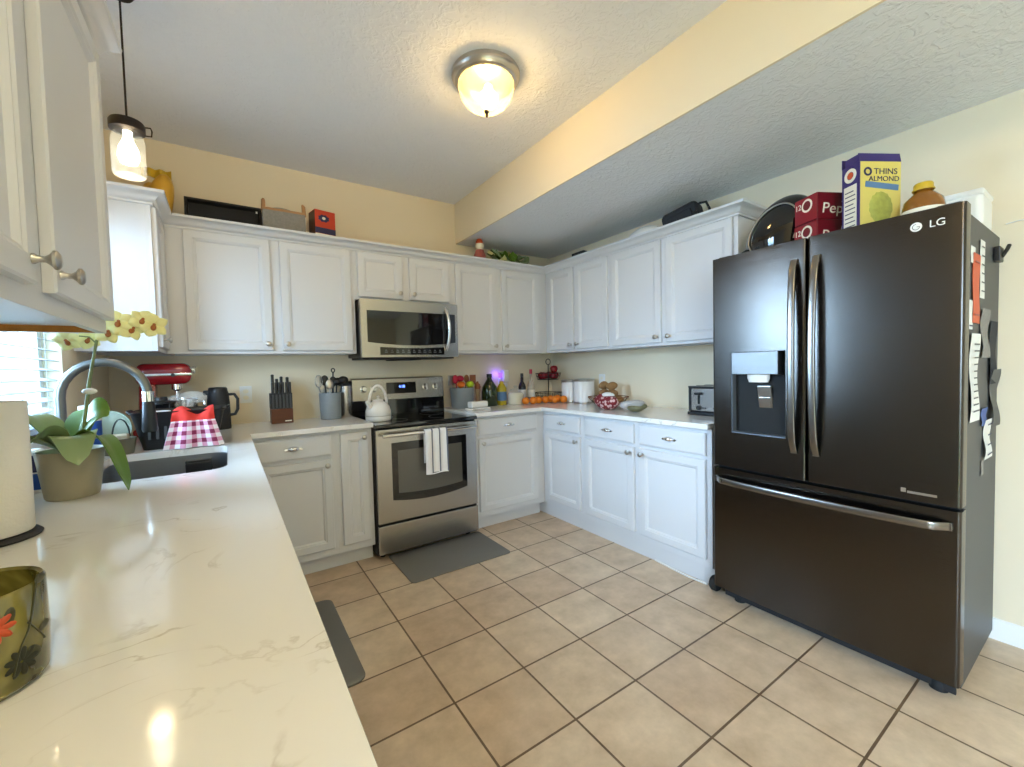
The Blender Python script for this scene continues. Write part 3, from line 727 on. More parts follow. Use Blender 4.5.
ld = obj('left_door', MB().prism(door_plan(-hwf, mx_-0.003), 0.738, ZF), 'dsteel', fr)
rd = obj('right_door', MB().prism(door_plan(mx_+0.003, hwf), 0.738, ZF), 'dsteel', fr)
fz = obj('freezer_drawer', MB().prism(door_plan(-hwf, hwf), 0.082, 0.724), 'dsteel', fr)
obj('seam', MB().box(-hwf+0.01, hwf-0.01, -0.30, -0.262, 0.08, 1.785), 'darkgap', fr)
# dispenser recess
dx0, dx1, dz0, dz1 = L(-2.292), L(-2.548), 0.918, 1.326
bpy.context.view_layer.update()
cut(ld, MB().box(dx0, dx1, -0.40, -0.285, dz0, dz1))
gs = mat('dispenser_grey', '6c7178', 0.35, 0.4)
dp = obj('dispenser', MB().box(dx0, dx1, -0.29, -0.284, dz0, dz1).box(dx0, dx0+0.004, -0.338, -0.29, dz0, dz1).box(dx1-0.004, dx1, -0.338, -0.29, dz0, dz1)
   .box(dx0+0.004, dx1-0.004, -0.340, -0.29, dz0, dz0+0.006), gs, ld)
obj('dispenser_hood', MB().box(dx0+0.004, dx1-0.004, -0.336, -0.29, 1.19, dz1-0.001), 'blackplastic', dp) if False else None
obj('control_plate', MB().box(dx0+0.012, dx1-0.028, -0.358, -0.292, 1.215, dz1-0.002, 0.003), 'plate', ld)
pm = MB()
for i in range(5): pm.box(dx0+0.028+i*0.042, dx0+0.048+i*0.042, -0.3588, -0.3578, 1.242, 1.246)
pm.box(dx0+0.09, dx0+0.13, -0.3588, -0.3578, 1.298, 1.302).box(dx0+0.195, dx0+0.205, -0.3588, -0.3578, 1.297, 1.305)
obj('plate_marks', pm, mat('plate_print', (0.2, 0.2, 0.2), 0.5), ld)
obj('ice_chute', MB().lathe([(0, 0), (0.045, 0), (0.052, 0.02), (0.052, 0.04), (0, 0.04)], ((dx0+dx1)/2-0.005, -0.318, 1.176), 24, 'z', 1, 0.45), 'whitepl', ld)
obj('paddle', MB().box(-0.032, 0.032, -0.006, 0.006, -0.055, 0.055, 0.004).box(-0.026, 0.026, -0.010, -0.004, -0.045, 0.0, 0.003).turn(Matrix.Rotation(0.18, 3, 'X')).move(((dx0+dx1)/2+0.02, -0.305, 1.105)), 'nickel', ld)
def handle_bar(x, z0, z1, lean):
    n = 20; p = []
    for i in range(n+1):
        t_ = i/n; b_ = math.sin(PI*t_)**0.45
        p.append((x + lean*math.sin(PI*t_), front_y(x)-0.004-0.045*b_, z0+(z1-z0)*t_))
    g = MB()
    def f(u, v):
        k = min(int(u*n), n-1); s_ = u*n-k
        c = Vector(p[k]).lerp(Vector(p[k+1]), s_)
        a = 2*PI*v
        return (c.x+0.0145*math.copysign(abs(math.cos(a))**0.6, math.cos(a)), c.y+0.0085*math.copysign(abs(math.sin(a))**0.6, math.sin(a)), c.z)
    g.grid(f, n*2, 20); bmesh.ops.remove_doubles(g.bm, verts=g.bm.verts, dist=1e-5)
    for e in (0, 1):
        c = p[0] if e == 0 else p[-1]
        g.box(c[0]-0.0145, c[0]+0.0145, c[1]-0.006, c[1]+0.012, c[2]-0.004, c[2]+0.004, 0.002)
    return g
obj('handle', handle_bar(L(-2.585), 0.86, 1.725, 0.004), 'dhandle', ld)
obj('handle', handle_bar(L(-2.672), 0.86, 1.725, -0.004), 'dhandle', rd)
# freezer handle: a long bow with its ends curving into the drawer
fh = [(L(-2.215)+(L(-3.085)-L(-2.215))*i/24, front_y(0)*1.0-0.006-0.048*math.sin(PI*i/24)**0.4 if 0 < i < 24 else front_y(0.4), 0.668) for i in range(25)]
hb = MB()
def fhf(u, v):
    k = min(int(u*24), 23); c = Vector(fh[k]).lerp(Vector(fh[k+1]), u*24-k); a = 2*PI*v
    return (c.x, c.y+0.009*math.copysign(abs(math.sin(a))**0.6, math.sin(a)), c.z+0.016*math.copysign(abs(math.cos(a))**0.6, math.cos(a)))
hb.grid(fhf, 48, 20); bmesh.ops.remove_doubles(hb.bm, verts=hb.bm.verts, dist=1e-5)
for e in (fh[0], fh[-1]): hb.box(e[0]-0.006, e[0]+0.006, e[1]-0.01, e[1]+0.012, 0.653, 0.683, 0.003)
obj('handle', hb, 'dhandle', fz)
obj('under_shade_strip', MB().box(-hwf+0.02, hwf-0.02, -0.262, -0.25, 0.012, 0.085), 'blackmatte', fr)  # dark strip added to deepen the shade under the refrigerator
lg = obj('brand_badge', MB().lathe([(0, 0), (0.0165, 0), (0.0165, 0.0012), (0, 0.0014)], (L(-2.985), front_y(L(-2.985))-0.0002, 1.757), 24, '-y'), 'whitepl', rd)
text('badge_letters', 'LG', 0.036, 'whitepl', rd, (L(-3.045)-0.004, front_y(L(-3.03))-0.0012, 1.757), FACE_Y)
obj('badge_mark', MB().tube([(L(-2.985)+0.010*math.cos(a), front_y(L(-2.985))-0.0016, 1.757+0.010*math.sin(a)) for a in [PI*0.5+PI*1.5*i/14 for i in range(15)]] + [(L(-2.985)+0.002, front_y(L(-2.985))-0.0016, 1.757)], 0.0011, 6), 'rust' if False else 'dside', lg)
obj('energy_badge', MB().box(L(-2.95), L(-2.965), front_y(L(-2.98))-0.0015, front_y(L(-2.98)), 0.766, 0.782).box(L(-2.968), L(-3.05), front_y(L(-3.0))-0.0012, front_y(L(-3.0)), 0.764, 0.773), 'chrome', rd)
for x in (-hwf+0.05, hwf-0.05): obj('hinge_cover', MB().box(x-0.035, x+0.035, -0.31, -0.2, 1.79, 1.825, 0.008), 'dside', fr)
for x in (-hwf+0.09, hwf-0.07): obj('foot', MB().lathe([(0, 0), (0.028, 0), (0.028, 0.03), (0.015, 0.05), (0, 0.05)], (x, -0.24, 0), 16), 'rubber', fr)
obj('wheel', MB().lathe([(0, -0.02), (0.036, -0.02), (0.042, -0.012), (0.042, 0.012), (0.036, 0.02), (0, 0.02)], (-hwf-0.045, -0.245, 0.042), 24, '-x').box(-hwf-0.05, -hwf+0.05, -0.24, -0.225, 0.035, 0.05), 'rubber', fr)
tag(obj('floor_cable', MB().tube([(-0.575, -1.72, 0.006), (-0.59, -1.85, 0.006), (-0.60, -1.98, 0.006), (-0.592, -2.09, 0.006)], 0.0055, 8), 'whitepl'),
    'white cable lying on the floor along the toe kick by the refrigerator', 'cable')

tag(obj('wall_wire', MB().tube([(-0.008, -3.12, 1.845), (-0.008, -3.16, 1.85), (-0.008, -3.22, 1.846), (-0.008, -3.40, 1.86)], 0.0025, 6), 'whitepl'),
    'thin white wire tacked along the right wall above the refrigerator side', 'wire')

# ------------------------------------------------------------------ on top of the refrigerator
FT = 1.791
hm = thing('rounded_case', 'large glossy black rounded case standing on the refrigerator behind the soda cartons', 'case', (-0.36, -2.365, FT))
t = MB().ball((0, 0, 0.155), 0.11, 0.165, 0.19, 36, 20)
for v in t.bm.verts:
    if v.co.z < 0.0: v.co.z = 0.0
    v.co.y -= 0.25*max(0, v.co.z-0.12)
obj('shell', t, 'blackglass', hm)
obj('rim', MB().tube([(-0.085, 0.117*math.cos(a)-0.25*max(0, 0.035+0.135*math.sin(a)), 0.155+0.135*math.sin(a)) for a in [-0.8+(PI+1.2)*i/40 for i in range(41)]], 0.004, 8), 'nickel', hm, label='thin metal rim')
obj('handle', MB().tube([(-0.06, 0.12, 0.02), (-0.08, 0.15, 0.03), (-0.08, 0.158, 0.08), (-0.05, 0.14, 0.10)], 0.009, 8), 'blackplastic', hm)
def soda(label, z, rz):
    """narrow end towards -x, brand face towards -y; the shared vertical corner is the local origin"""
    t = thing('soda_carton', label, 'carton', (-0.600, -2.632, z), rz)
    obj('carton', MB().box(0, 0.26, 0, 0.128, 0, 0.121, 0.004), 'maroon', t)
    obj('end_panel', MB().box(-0.0012, 0.0002, 0.003, 0.125, 0.004, 0.117), 'maroonside', t)
    text('brand_text', 'Dr', 0.050, 'cream', t, (0.150, -0.0008, 0.092), FACE_Y, shear=0.2, sx=1.1)
    text('brand_text', 'Pepper', 0.066, 'cream', t, (0.125, -0.0008, 0.048), FACE_Y, shear=0.12, sx=1.1)
    obj('can_print', MB().lathe([(0, 0), (0.030, 0), (0.030, 0.0012), (0, 0.0014)], (-0.001, 0.055, 0.078), 20, '-x', 1, 1), 'cream', t)
    obj('can_mark', MB().lathe([(0, 0.001), (0.021, 0.0016), (0, 0.0022)], (-0.001, 0.055, 0.078), 20, '-x', 1, 1), 'maroon', t)
    text('end_text', '12', 0.036, 'cream', t, (-0.0018, 0.105, 0.082), FACE_X)
    return t
soda('maroon soda carton on the refrigerator, the lower of two stacked', FT, -0.45)
soda('maroon soda carton on the refrigerator, the upper of two stacked', FT+0.1215, -0.47)
cb = thing('cracker_box', 'open purple and yellow cracker box standing on the refrigerator', 'box', (-0.625, -2.792, FT), -0.52)
# narrow purple side towards -x, yellow front towards -y; the corner between them is the local origin
bw, bd_, bh = 0.185, 0.085, 0.305
obj('carton', MB().box(0, bw, 0, bd_, 0, bh, 0.0015), 'purple', cb)
obj('front_print', MB().box(0.004, bw-0.002, -0.001, -0.0001, 0.004, bh-0.002), 'yellowbox', cb)
obj('top_flap', MB().box(0, bw, -0.0006, 0.0012, bh, bh+0.035).turn(Matrix.Rotation(-0.2, 3, 'X'), (0, 0, bh)).box(-0.0005, 0.0012, 0, bd_*0.8, bh, bh+0.03).box(0.0, bw, bd_-0.001, bd_+0.001, bh, bh+0.04), 'purple', cb)
obj('cracker_picture', MB().lathe([(0, 0), (0.052, 0), (0.050, 0.0015), (0, 0.002)], (0.095, -0.001, 0.115), 32, '-y', 1.0, 1.25, mod=lambda i: 0.04*math.sin(i*2.7)), 'cracker', cb)
text('box_text', 'THINS', 0.034, 'navy', cb, (0.115, -0.0016, 0.262), FACE_Y, sx=1.1)
text('box_text', 'ALMOND', 0.029, 'navy', cb, (0.108, -0.0016, 0.232), FACE_Y, sx=1.1)
obj('ribbon', MB().box(0.025, bw-0.012, -0.0022, -0.001, 0.192, 0.216, rot=Matrix.Rotation(0.10, 3, 'Y')), 'bluerib', cb)
obj('round_emblem', MB().lathe([(0.010, 0), (0.010, 0.0012), (0.018, 0.0012), (0.018, 0)], (0.036, -0.001, 0.262), 20, '-y'), 'navy', cb)
obj('side_label', MB().box(-0.0012, -0.0002, 0.012, bd_-0.012, 0.012, 0.22), 'cream', cb)
obj('side_emblem', MB().lathe([(0.016, 0), (0.016, 0.0014), (0.029, 0.0014), (0.029, 0)], (-0.0002, bd_/2, 0.262), 24, '-x', 1, 1), 'cream', cb)
obj('side_emblem_ring', MB().lathe([(0, 0.0015), (0.014, 0.0015), (0.014, 0)], (-0.0002, bd_/2, 0.262), 20, '-x'), 'rust', cb)
tl_ = MB()
for i in range(10): tl_.box(-0.0019, -0.001, 0.018+0.008*(i % 3 == 0), bd_-0.018, 0.03+0.018*i, 0.034+0.018*i)
obj('side_lettering', tl_, 'navy', cb)
ab = thing('amber_jug', 'squat amber glass jug with yellow cap on the refrigerator', 'jug', (-0.52, -2.965, FT))
obj('glass', MB().lathe([(0, 0), (0.058, 0), (0.064, 0.01), (0.064, 0.075), (0.058, 0.105), (0.035, 0.13), (0.026, 0.14), (0.026, 0.155), (0, 0.155)], (0, 0, 0), 28), 'amber', ab)
obj('cap', MB().lathe([(0.033, 0.143), (0.034, 0.147), (0.029, 0.15), (0.029, 0.168), (0.026, 0.172), (0, 0.172)], (0, 0, 0), 24, mod=lambda i: 0.02*(i % 2)), 'yellowcap', ab)
obj('label', MB().lathe([(0.0648, 0.035), (0.0652, 0.036), (0.0652, 0.066), (0.0648, 0.067)], (0, 0, 0), 28), 'cream', ab)
wb = thing('white_canister', 'white rounded plastic tub at the back of the refrigerator top', 'tub', (-0.20, -3.02, FT))
obj('tub', MB().box(-0.10, 0.10, -0.075, 0.075, 0, 0.15, 0.025, 4), 'whitepl', wb)
obj('lid', MB().box(-0.102, 0.102, -0.077, 0.077, 0.135, 0.162, 0.012, 3), 'whitepl', wb)

# ------------------------------------------------------------------ papers and magnets on the refrigerator side (plane y = FYs)
FYs = FY0+0.006
def sheet(name, label, cat, x0, x1, z0, z1, m, curl=0.004, off=0.002, marks=0, tilt=0.0, mk='dside'):
    t = thing(name, label, cat, ((x0+x1)/2, FYs-off, (z0+z1)/2))
    w, h = (x1-x0), (z1-z0)
    f = lambda u, v: ((u-0.5)*w, -0.001-0.45*curl*(math.sin(v*7.0+u)*0.5+0.5), (v-0.5)*h)
    obj('sheet', MB().grid(f, 4, 16, 0.0006).turn(Matrix.Rotation(tilt, 3, 'Y')), m, t)
    if marks:
        g = MB()
        for i in range(marks):
            v = 0.12+0.76*i/max(1, marks-1); 
            g.box(-w*0.36, w*(0.36-0.18*((i*7) % 3)/2), -0.0035-0.45*curl, -0.003-0.45*curl, (v-0.5)*h-0.0025, (v-0.5)*h+0.0025)
        obj('printed_lines', g.turn(Matrix.Rotation(tilt, 3, 'Y')), mk, t)
    return t
sheet('white_magnet', 'small white square magnet at the top front of the refrigerator side', 'magnet', -0.60, -0.53, 1.615, 1.675, 'whitepl', 0.002)
sheet('paper_strip', 'tall white and grey card strip at the top of the refrigerator side', 'card', -0.44, -0.36, 1.50, 1.72, 'paper', 0.003, marks=6)
sheet('orange_flyer', 'long orange-red flyer on the refrigerator side', 'flyer', -0.565, -0.45, 1.40, 1.655, 'rust', 0.006, marks=2, mk='maroonside')
sheet('lettered_card', 'white card with bold dark mark low on the refrigerator side front edge', 'card', -0.635, -0.56, 1.375, 1.48, 'paper', 0.002, marks=1, mk='navy')
sheet('receipt', 'long curling white receipt on the refrigerator side', 'receipt', -0.60, -0.46, 1.035, 1.36, 'paper', 0.018, marks=11)
sheet('clear_wallet', 'crumpled silver photo sheet on the refrigerator side', 'photo', -0.42, -0.28, 1.27, 1.46, 'cardgrey', 0.02)
sheet('photo_print', 'dark photo print hanging at the back of the refrigerator side', 'photo', -0.24, -0.10, 1.16, 1.42, 'pouch', 0.012)
sheet('grey_bag', 'grey plastic bag hung at the rear of the refrigerator side', 'bag', -0.22, -0.07, 0.98, 1.22, 'dside', 0.03)
sheet('blue_card', 'blue folded card at the bottom of the refrigerator notices', 'card', -0.38, -0.28, 1.00, 1.07, 'blue', 0.01)
sheet('striped_leaflet', 'white leaflet with dark bars below the blue card', 'leaflet', -0.33, -0.2, 0.86, 1.02, 'paper', 0.02, marks=4, mk='navy')
sheet('grey_tag', 'small pale grey tag lowest on the refrigerator side', 'tag', -0.36, -0.31, 0.80, 0.86, 'cardgrey', 0.002)
ck = thing('magnet_clip', 'black clip magnet sticking out high on the refrigerator side', 'clip', (-0.13, FYs, 1.70))
obj('jaw', MB().box(-0.04, 0.04, -0.02, -0.001, -0.03, 0.03, 0.004), 'blackplastic', ck)
obj('lever', MB().tube([(0.0, -0.02, -0.01), (0.03, -0.03, 0.02), (0.045, -0.034, 0.04)], 0.007, 8), 'blackplastic', ck)

# ------------------------------------------------------------------ on top of the wall cabinets
CTOP = 2.151
bt = thing('baking_tray', 'black rectangular roasting tray tilted up on the left wall cabinet', 'tray', (-2.80, -0.20, CTOP))
g = MB().panel(-0.205, 0.205, 0, 0.235, [(0.012, 0.03), (0.012, 0.0), (0, -0.004), (0, -0.010), (0.014, -0.010), (0.02, 0.018), (0.03, 0.02)])
obj('pan', g.turn(Matrix.Rotation(-0.25, 3, 'X')), 'blackplastic', bt)
obj('maker_mark', MB().box(0.172, 0.182, -0.0125, -0.0118, 0.19, 0.205).turn(Matrix.Rotation(-0.25, 3, 'X')), 'whitepl', bt)
wbk = thing('woven_basket', 'grey woven basket with two tan posts on the wall cabinet', 'basket', (-2.47, -0.19, CTOP))
t2 = MB().box(-0.125, 0.125, -0.08, -0.068, 0, 0.195, 0.003).box(-0.125, 0.125, 0.07, 0.082, 0, 0.195, 0.003).box(-0.125, -0.113, -0.068, 0.07, 0, 0.195, 0.003).box(0.113, 0.125, -0.068, 0.07, 0, 0.195, 0.003).box(-0.113, 0.113, -0.068, 0.07, 0, 0.01)
obj('weave', t2, 'cardgrey', wbk)
obj('rim', MB().tube([(-0.122, -0.077, 0.20), (0.122, -0.077, 0.20), (0.122, 0.078, 0.20), (-0.122, 0.078, 0.20)], 0.009, 8, True), 'cardtan', wbk, label='tan rim')
for x in (-0.12, 0.12): obj('handle_post', MB().tube([(x, -0.06, 0.19), (x*0.99, -0.055, 0.255), (x*0.97, -0.04, 0.268)], [0.014, 0.012, 0.008], 10), 'cardtan', wbk)
obj('plastic_lining', MB().ball((0, 0, 0.20), 0.10, 0.06, 0.035, 24, 12, noise=0.12, seed=4), 'foam', wbk)
rb = thing('snack_carton', 'orange-red carton with dark base on the wall cabinet', 'carton', (-2.225, -0.19, CTOP), 0.2)
obj('carton', MB().box(-0.07, 0.07, -0.055, 0.055, 0, 0.255, 0.002), 'cardred', rb)
obj('base_print', MB().box(-0.0705, 0.0705, -0.0556, -0.0552, 0.095, 0.135), 'navy', rb)
obj('white_print', MB().box(-0.0705, 0.0705, -0.0556, -0.0552, 0.002, 0.093), 'cream', rb)
obj('side_print', MB().box(-0.0712, -0.0702, -0.054, 0.054, 0.002, 0.25), 'wood', rb)
obj('star_print', MB().lathe([(0, 0), (0.028, 0), (0.026, 0.001), (0, 0.0012)], (-0.01, -0.0552, 0.20), 16, '-y', 1.2, 0.8, mod=lambda i: 0.25*(i % 2)), 'navy', rb)
obj('star_center', MB().ball((-0.01, -0.0563, 0.20), 0.012, 0.001, 0.01), 'cream', rb)
gb = thing('snack_bag', 'crumpled gold foil bag atop the cabinet in the back left corner', 'bag', (-3.125, -0.185, CTOP))
obj('bag', MB().ball((0, 0, 0.16), 0.08, 0.08, 0.165, 20, 14, noise=0.32, seed=6), 'gold', gb)
obj('crimped_seam', MB().grid(lambda u, v: (-0.07+0.14*u, -0.02+0.012*math.sin(u*17), 0.29+0.05*v), 16, 2, 0.002), 'yellowcap', gb)
sf = thing('figurine', 'small red and white figurine on the cabinet under the low ceiling', 'figurine', (-0.965, -0.23, CTOP))
obj('body', MB().lathe([(0, 0), (0.034, 0), (0.04, 0.02), (0.037, 0.07), (0.024, 0.105), (0, 0.11)], (0, 0, 0), 20, mod=lambda i: 0.04*math.sin(i*1.9)), mat('figurine_red', 'a3564c', 0.5, var=(30, 0.4)), sf)
obj('head', MB().ball((0, 0, 0.13), 0.026), 'cream', sf)
obj('cap', MB().lathe([(0.024, 0.142), (0.02, 0.16), (0.008, 0.178), (0, 0.182)], (0, 0, 0), 16), 'rust', sf)
sf.scale = (1.45,)*3
iv = thing('trailing_ivy', 'pale green leafy garland on the cabinet near the corner', 'plant', (-0.68, -0.19, CTOP))
rng = random.Random(5)
for k in range(44):
    a = rng.uniform(0, 2*PI); x = rng.uniform(-0.14, 0.14); y = rng.uniform(-0.06, 0.05); z = rng.uniform(0.03, 0.13)*(1-abs(x)*2); s = rng.uniform(0.022, 0.036)
    g = MB().grid(lambda u, v: ((u-0.5)*s*2*math.sin(PI*min(1, v*0.9+0.12)), (v-0.5)*s*2.4, 0.01*math.sin(u*PI)), 4, 5, 0.0012)
    g.turn(Matrix.Rotation(rng.uniform(-1.2, 1.2), 3, 'X')).turn(Matrix.Rotation(a, 3, 'Z')).move((x, y, z))
    obj('leaf', g, ('leafpale', 'leaf', 'leafpale', 'petal')[k % 4], iv)
iv_pot = obj('holder', MB().lathe([(0, 0), (0.045, 0), (0.06, 0.05), (0.055, 0.055), (0, 0.05)], (0, 0, 0), 20), 'cardtan', iv)
iv.scale = (1.45,)*3
bp_ = thing('lunch_pouch', 'charcoal zip pouch with strap on the right wall cabinet', 'pouch', (-0.185, -1.70, CTOP), 0.25)
obj('body', MB().box(-0.075, 0.075, -0.13, 0.12, 0.0, 0.15, 0.035, 4).turn(Matrix.Rotation(-0.25, 3, 'X'), (0, 0, 0.0)).move((0, 0, 0.035)), 'pouch', bp_)
obj('zip', MB().tube([(-0.078, -0.10+0.2*i/8, 0.10+0.05*i/8*0.0+0.025*(1-i/8)) for i in range(9)], 0.004, 6), 'blackplastic', bp_)
obj('strap', MB().tube([(-0.03, -0.10, 0.185), (-0.05, -0.15, 0.175), (-0.06, -0.175, 0.12), (-0.07, -0.165, 0.08), (-0.06, -0.13, 0.06)], 0.008, 8), 'blackmatte', bp_)
obj('front_pocket', MB().box(-0.092, -0.07, -0.09, 0.08, 0.03, 0.10, 0.01, 3).turn(Matrix.Rotation(-0.25, 3, 'X')).move((0, 0, 0.035)), 'pouch', bp_)
wt_ = thing('folded_cloth', 'white folded cloth lying on the right wall cabinet', 'cloth', (-0.22, -1.37, CTOP+0.03))
obj('cloth', MB().ball((0, 0, 0.06), 0.06, 0.13, 0.055, 22, 12, noise=0.15, seed=9), 'paper', wt_)
obj('fold', MB().box(-0.05, 0.05, -0.11, 0.10, -0.03, 0.05, 0.02, 3), 'paper', wt_)
sb = thing('remote_control', 'small black remote on the right wall cabinet near the corner', 'remote', (-0.25, -0.72, CTOP+0.0))
obj('shell', MB().box(-0.025, 0.025, -0.075, 0.075, 0.082, 0.112, 0.006), 'blackplastic', sb)
obj('stand', MB().box(-0.02, 0.02, -0.05, 0.05, 0.0, 0.083, 0.003), 'whitepl', sb)

# ------------------------------------------------------------------ lamps
lm = thing('ceiling_lamp', 'flush-mount ceiling lamp with ribbed amber glass bowl and nickel ring', 'lamp', (-1.694, -1.60, ZC))
obj('nickel_ring', MB().lathe([(0, 0), (0.168, 0), (0.172, -0.008), (0.170, -0.022), (0.160, -0.03), (0.156, -0.045), (0.146, -0.052), (0.138, -0.052), (0.138, -0.03), (0, -0.03)], (0, 0, 0), 48), 'nickel', lm)
gl = [(0.140*math.cos(PI/2*i/12)**0.75, -0.045-0.135*math.sin(PI/2*i/12)) for i in range(12)] + [(0.012, -0.181), (0.0, -0.182)]
obj('glass_bowl', MB().lathe(gl, (0, 0, 0), 96, mod=lambda i: 0.012*math.cos(i*2*PI/4)), 'lampglass', lm)
obj('finial', MB().lathe([(0, -0.18), (0.013, -0.18), (0.014, -0.188), (0.006, -0.194), (0.008, -0.203), (0.004, -0.212), (0, -0.213)], (0, 0, 0), 16), 'bronze', lm)
obj('bulb', MB().lathe([(0, -0.055), (0.018, -0.055), (0.022, -0.075), (0.045, -0.105), (0.045, -0.13), (0.03, -0.155), (0, -0.163)], (0.012, 0.0, 0), 24), 'bulb', lm)
pl = bpy.data.lights.new('bulb_light', 'POINT'); pl.energy = 7.2; pl.color = (1.0, 0.70, 0.37); pl.shadow_soft_size = 0.06
plo = bpy.data.objects.new('bulb_light', pl); COL.objects.link(plo); plo.parent = lm; plo.location = (0.012, 0, -0.12)

# warm fill light added behind the camera, as an unseen copy of the kitchen lamp
fill_lamp = copy_tree(lm, (-2.7, -4.4, ZC), 'added fill lamp behind the camera, copied from the flush-mount ceiling lamp')
for ch in list(fill_lamp.children):
    if ch.type == 'LIGHT': ch.data = ch.data.copy(); ch.data.energy = 66; ch.data.color = (1.0, 0.90, 0.76)

pd = thing('pendant_lamp', 'clear jar pendant lamp hanging on a dark cord over the sink', 'lamp', (-3.11, -1.25, 2.055))
obj('cord', MB().tube([(0, 0, 0.225), (0, 0, ZC-2.055-0.02)], 0.0035, 8), 'bronze', pd)
obj('ceiling_cap', MB().lathe([(0, -0.012), (0.038, -0.011), (0.045, 0), (0, 0)], (0, 0, ZC-2.055), 24), 'bronze', pd)
obj('jar', MB().lathe([(0.0, 0.0), (0.047, 0.0), (0.052, 0.008), (0.052, 0.135), (0.046, 0.155), (0.040, 0.165), (0.040, 0.18)], (0, 0, 0), 32), 'thin', pd)
obj('lid', MB().lathe([(0, 0.215), (0.02, 0.215), (0.05, 0.208), (0.055, 0.2), (0.055, 0.172), (0.050, 0.17), (0, 0.17)], (0, 0, 0), 32), 'bronze', pd)
obj('wire_clasp', MB().tube([(0.053, 0, 0.20), (0.07, 0, 0.202), (0.074, 0, 0.19), (0.072, 0, 0.17), (0.054, 0, 0.168)], 0.0028, 8), 'bronze', pd)
obj('bulb', MB().lathe([(0, 0.17), (0.014, 0.17), (0.015, 0.14), (0.03, 0.105), (0.034, 0.075), (0.026, 0.05), (0, 0.04)], (0, 0, 0), 24), 'bulb2', pd)
pl = bpy.data.lights.new('pendant_light', 'POINT'); pl.energy = 0.9; pl.color = (1.0, 0.76, 0.45); pl.shadow_soft_size = 0.03
plo = bpy.data.objects.new('pendant_light', pl); COL.objects.link(plo); plo.parent = pd; plo.location = (0, 0, -0.03)

# ------------------------------------------------------------------ floor mats
def floor_mat(label, x0, x1, y0, y1, r):
    t = thing('kitchen_mat', label, 'mat', ((x0+x1)/2, (y0+y1)/2, 0))
    w, h = (x1-x0)/2, (y1-y0)/2
    b = bmesh.new(); rings = []
    for e, z in ((0, 0.001), (0, 0.007), (0.012, 0.014)):
        rings.append([b.verts.new((x, y, z)) for x, y in rrect(-w+e, w-e, -h+e, h-e, r)])
    for a, c in zip(rings, rings[1:]):
        for i in range(len(a)): b.faces.new((a[i], a[(i+1) % len(a)], c[(i+1) % len(a)], c[i]))
    b.faces.new(rings[0][::-1]); b.faces.new(rings[-1]); m = MB(); m._take(b)
    obj('pad', m, 'greymat', t)
floor_mat('dark grey cushioned mat on the floor in front of the stove', -1.965, -1.254, -1.055, -0.592, 0.025)
floor_mat('dark grey runner mat on the floor along the sink cabinets', -2.85, -2.398, -1.69, -0.935, 0.045)

# ------------------------------------------------------------------ left worktop
orc = thing('potted_orchid', 'yellow orchid in a taupe pot in front of the sink', 'orchid', (-3.212, -1.735, CT+0.001))
obj('pot', MB().lathe([(0, 0), (0.055, 0), (0.058, 0.005), (0.073, 0.135), (0.069, 0.135), (0.066, 0.115), (0, 0.115)], (0, 0, 0), 36), 'pot', orc)
obj('bark', MB().lathe([(0, 0.122), (0.05, 0.120), (0.067, 0.116)], (0, 0, 0), 24), 'soil', orc)
def leaf(az, length, width, rise, droop, m, base=(0, 0, 0.12), twist=0.0, fold=0.25):
    dx, dy = math.cos(az), math.sin(az)
    def f(u, v):
        s = v
        r = length*s*(1-0.12*s); z = rise*math.sin(min(1, s*1.15)*PI*0.55) - droop*s*s*s
        w = width*(math.sin(PI*min(1, (0.16+0.84*s))) ** 0.42 if s < 0.999 else 0.0)*(0.55+0.45*min(1, s*2.5))
        q = (u-0.5)*2
        zz = z + fold*abs(q)*w*0.9 + twist*q*w*s
        return (base[0]+dx*r - dy*q*w*(1-0.25*abs(twist)*s), base[1]+dy*r + dx*q*w*(1-0.25*abs(twist)*s), base[2]+zz)
    return MB().grid(f, 8, 18, 0.003)
for az, ln, wd, ri, dr, m, tw_ in ((2.5, 0.165, 0.044, 0.115, 0.0, 'leafpale', 0.25), (-0.35, 0.155, 0.062, 0.085, 0.20, 'leaf', -0.55), (-1.25, 0.15, 0.050, 0.085, 0.10, 'leafpale', 0.15), (1.2, 0.13, 0.045, 0.13, 0.0, 'leaf', -0.6),
                                   (3.35, 0.15, 0.040, 0.06, 0.02, 'leafpale', 0.5), (-2.1, 0.12, 0.042, 0.075, 0.02, 'leafpale', 0.8), (0.3, 0.10, 0.042, 0.125, 0.0, 'leaf', 1.1)):
    obj('leaf', leaf(az, ln, wd, ri, dr, m, twist=tw_), m, orc)
stem = [(0.02, 0.01, 0.11), (0.028, 0.01, 0.20), (0.045, 0.012, 0.33), (0.066, 0.015, 0.45), (0.09, 0.02, 0.485), (0.12, 0.03, 0.50), (0.18, 0.04, 0.508)]
obj('stem', MB().tube(stem, [0.004, 0.004, 0.0038, 0.0035, 0.003, 0.0025, 0.002], 8), 'stemg', orc)
obj('support_stake', MB().tube([(0.018, 0.012, 0.11), (0.062, 0.018, 0.44)], 0.0025, 8), 'stemg', orc)
obj('side_shoot', MB().tube([(0.066, 0.015, 0.44), (0.05, 0.015, 0.46), (0.03, 0.012, 0.462)], 0.0022, 6), 'stemg', orc)
obj('stake_clip', MB().ball((0.046, 0.006, 0.30), 0.017, 0.008, 0.009), 'whitepl', orc)
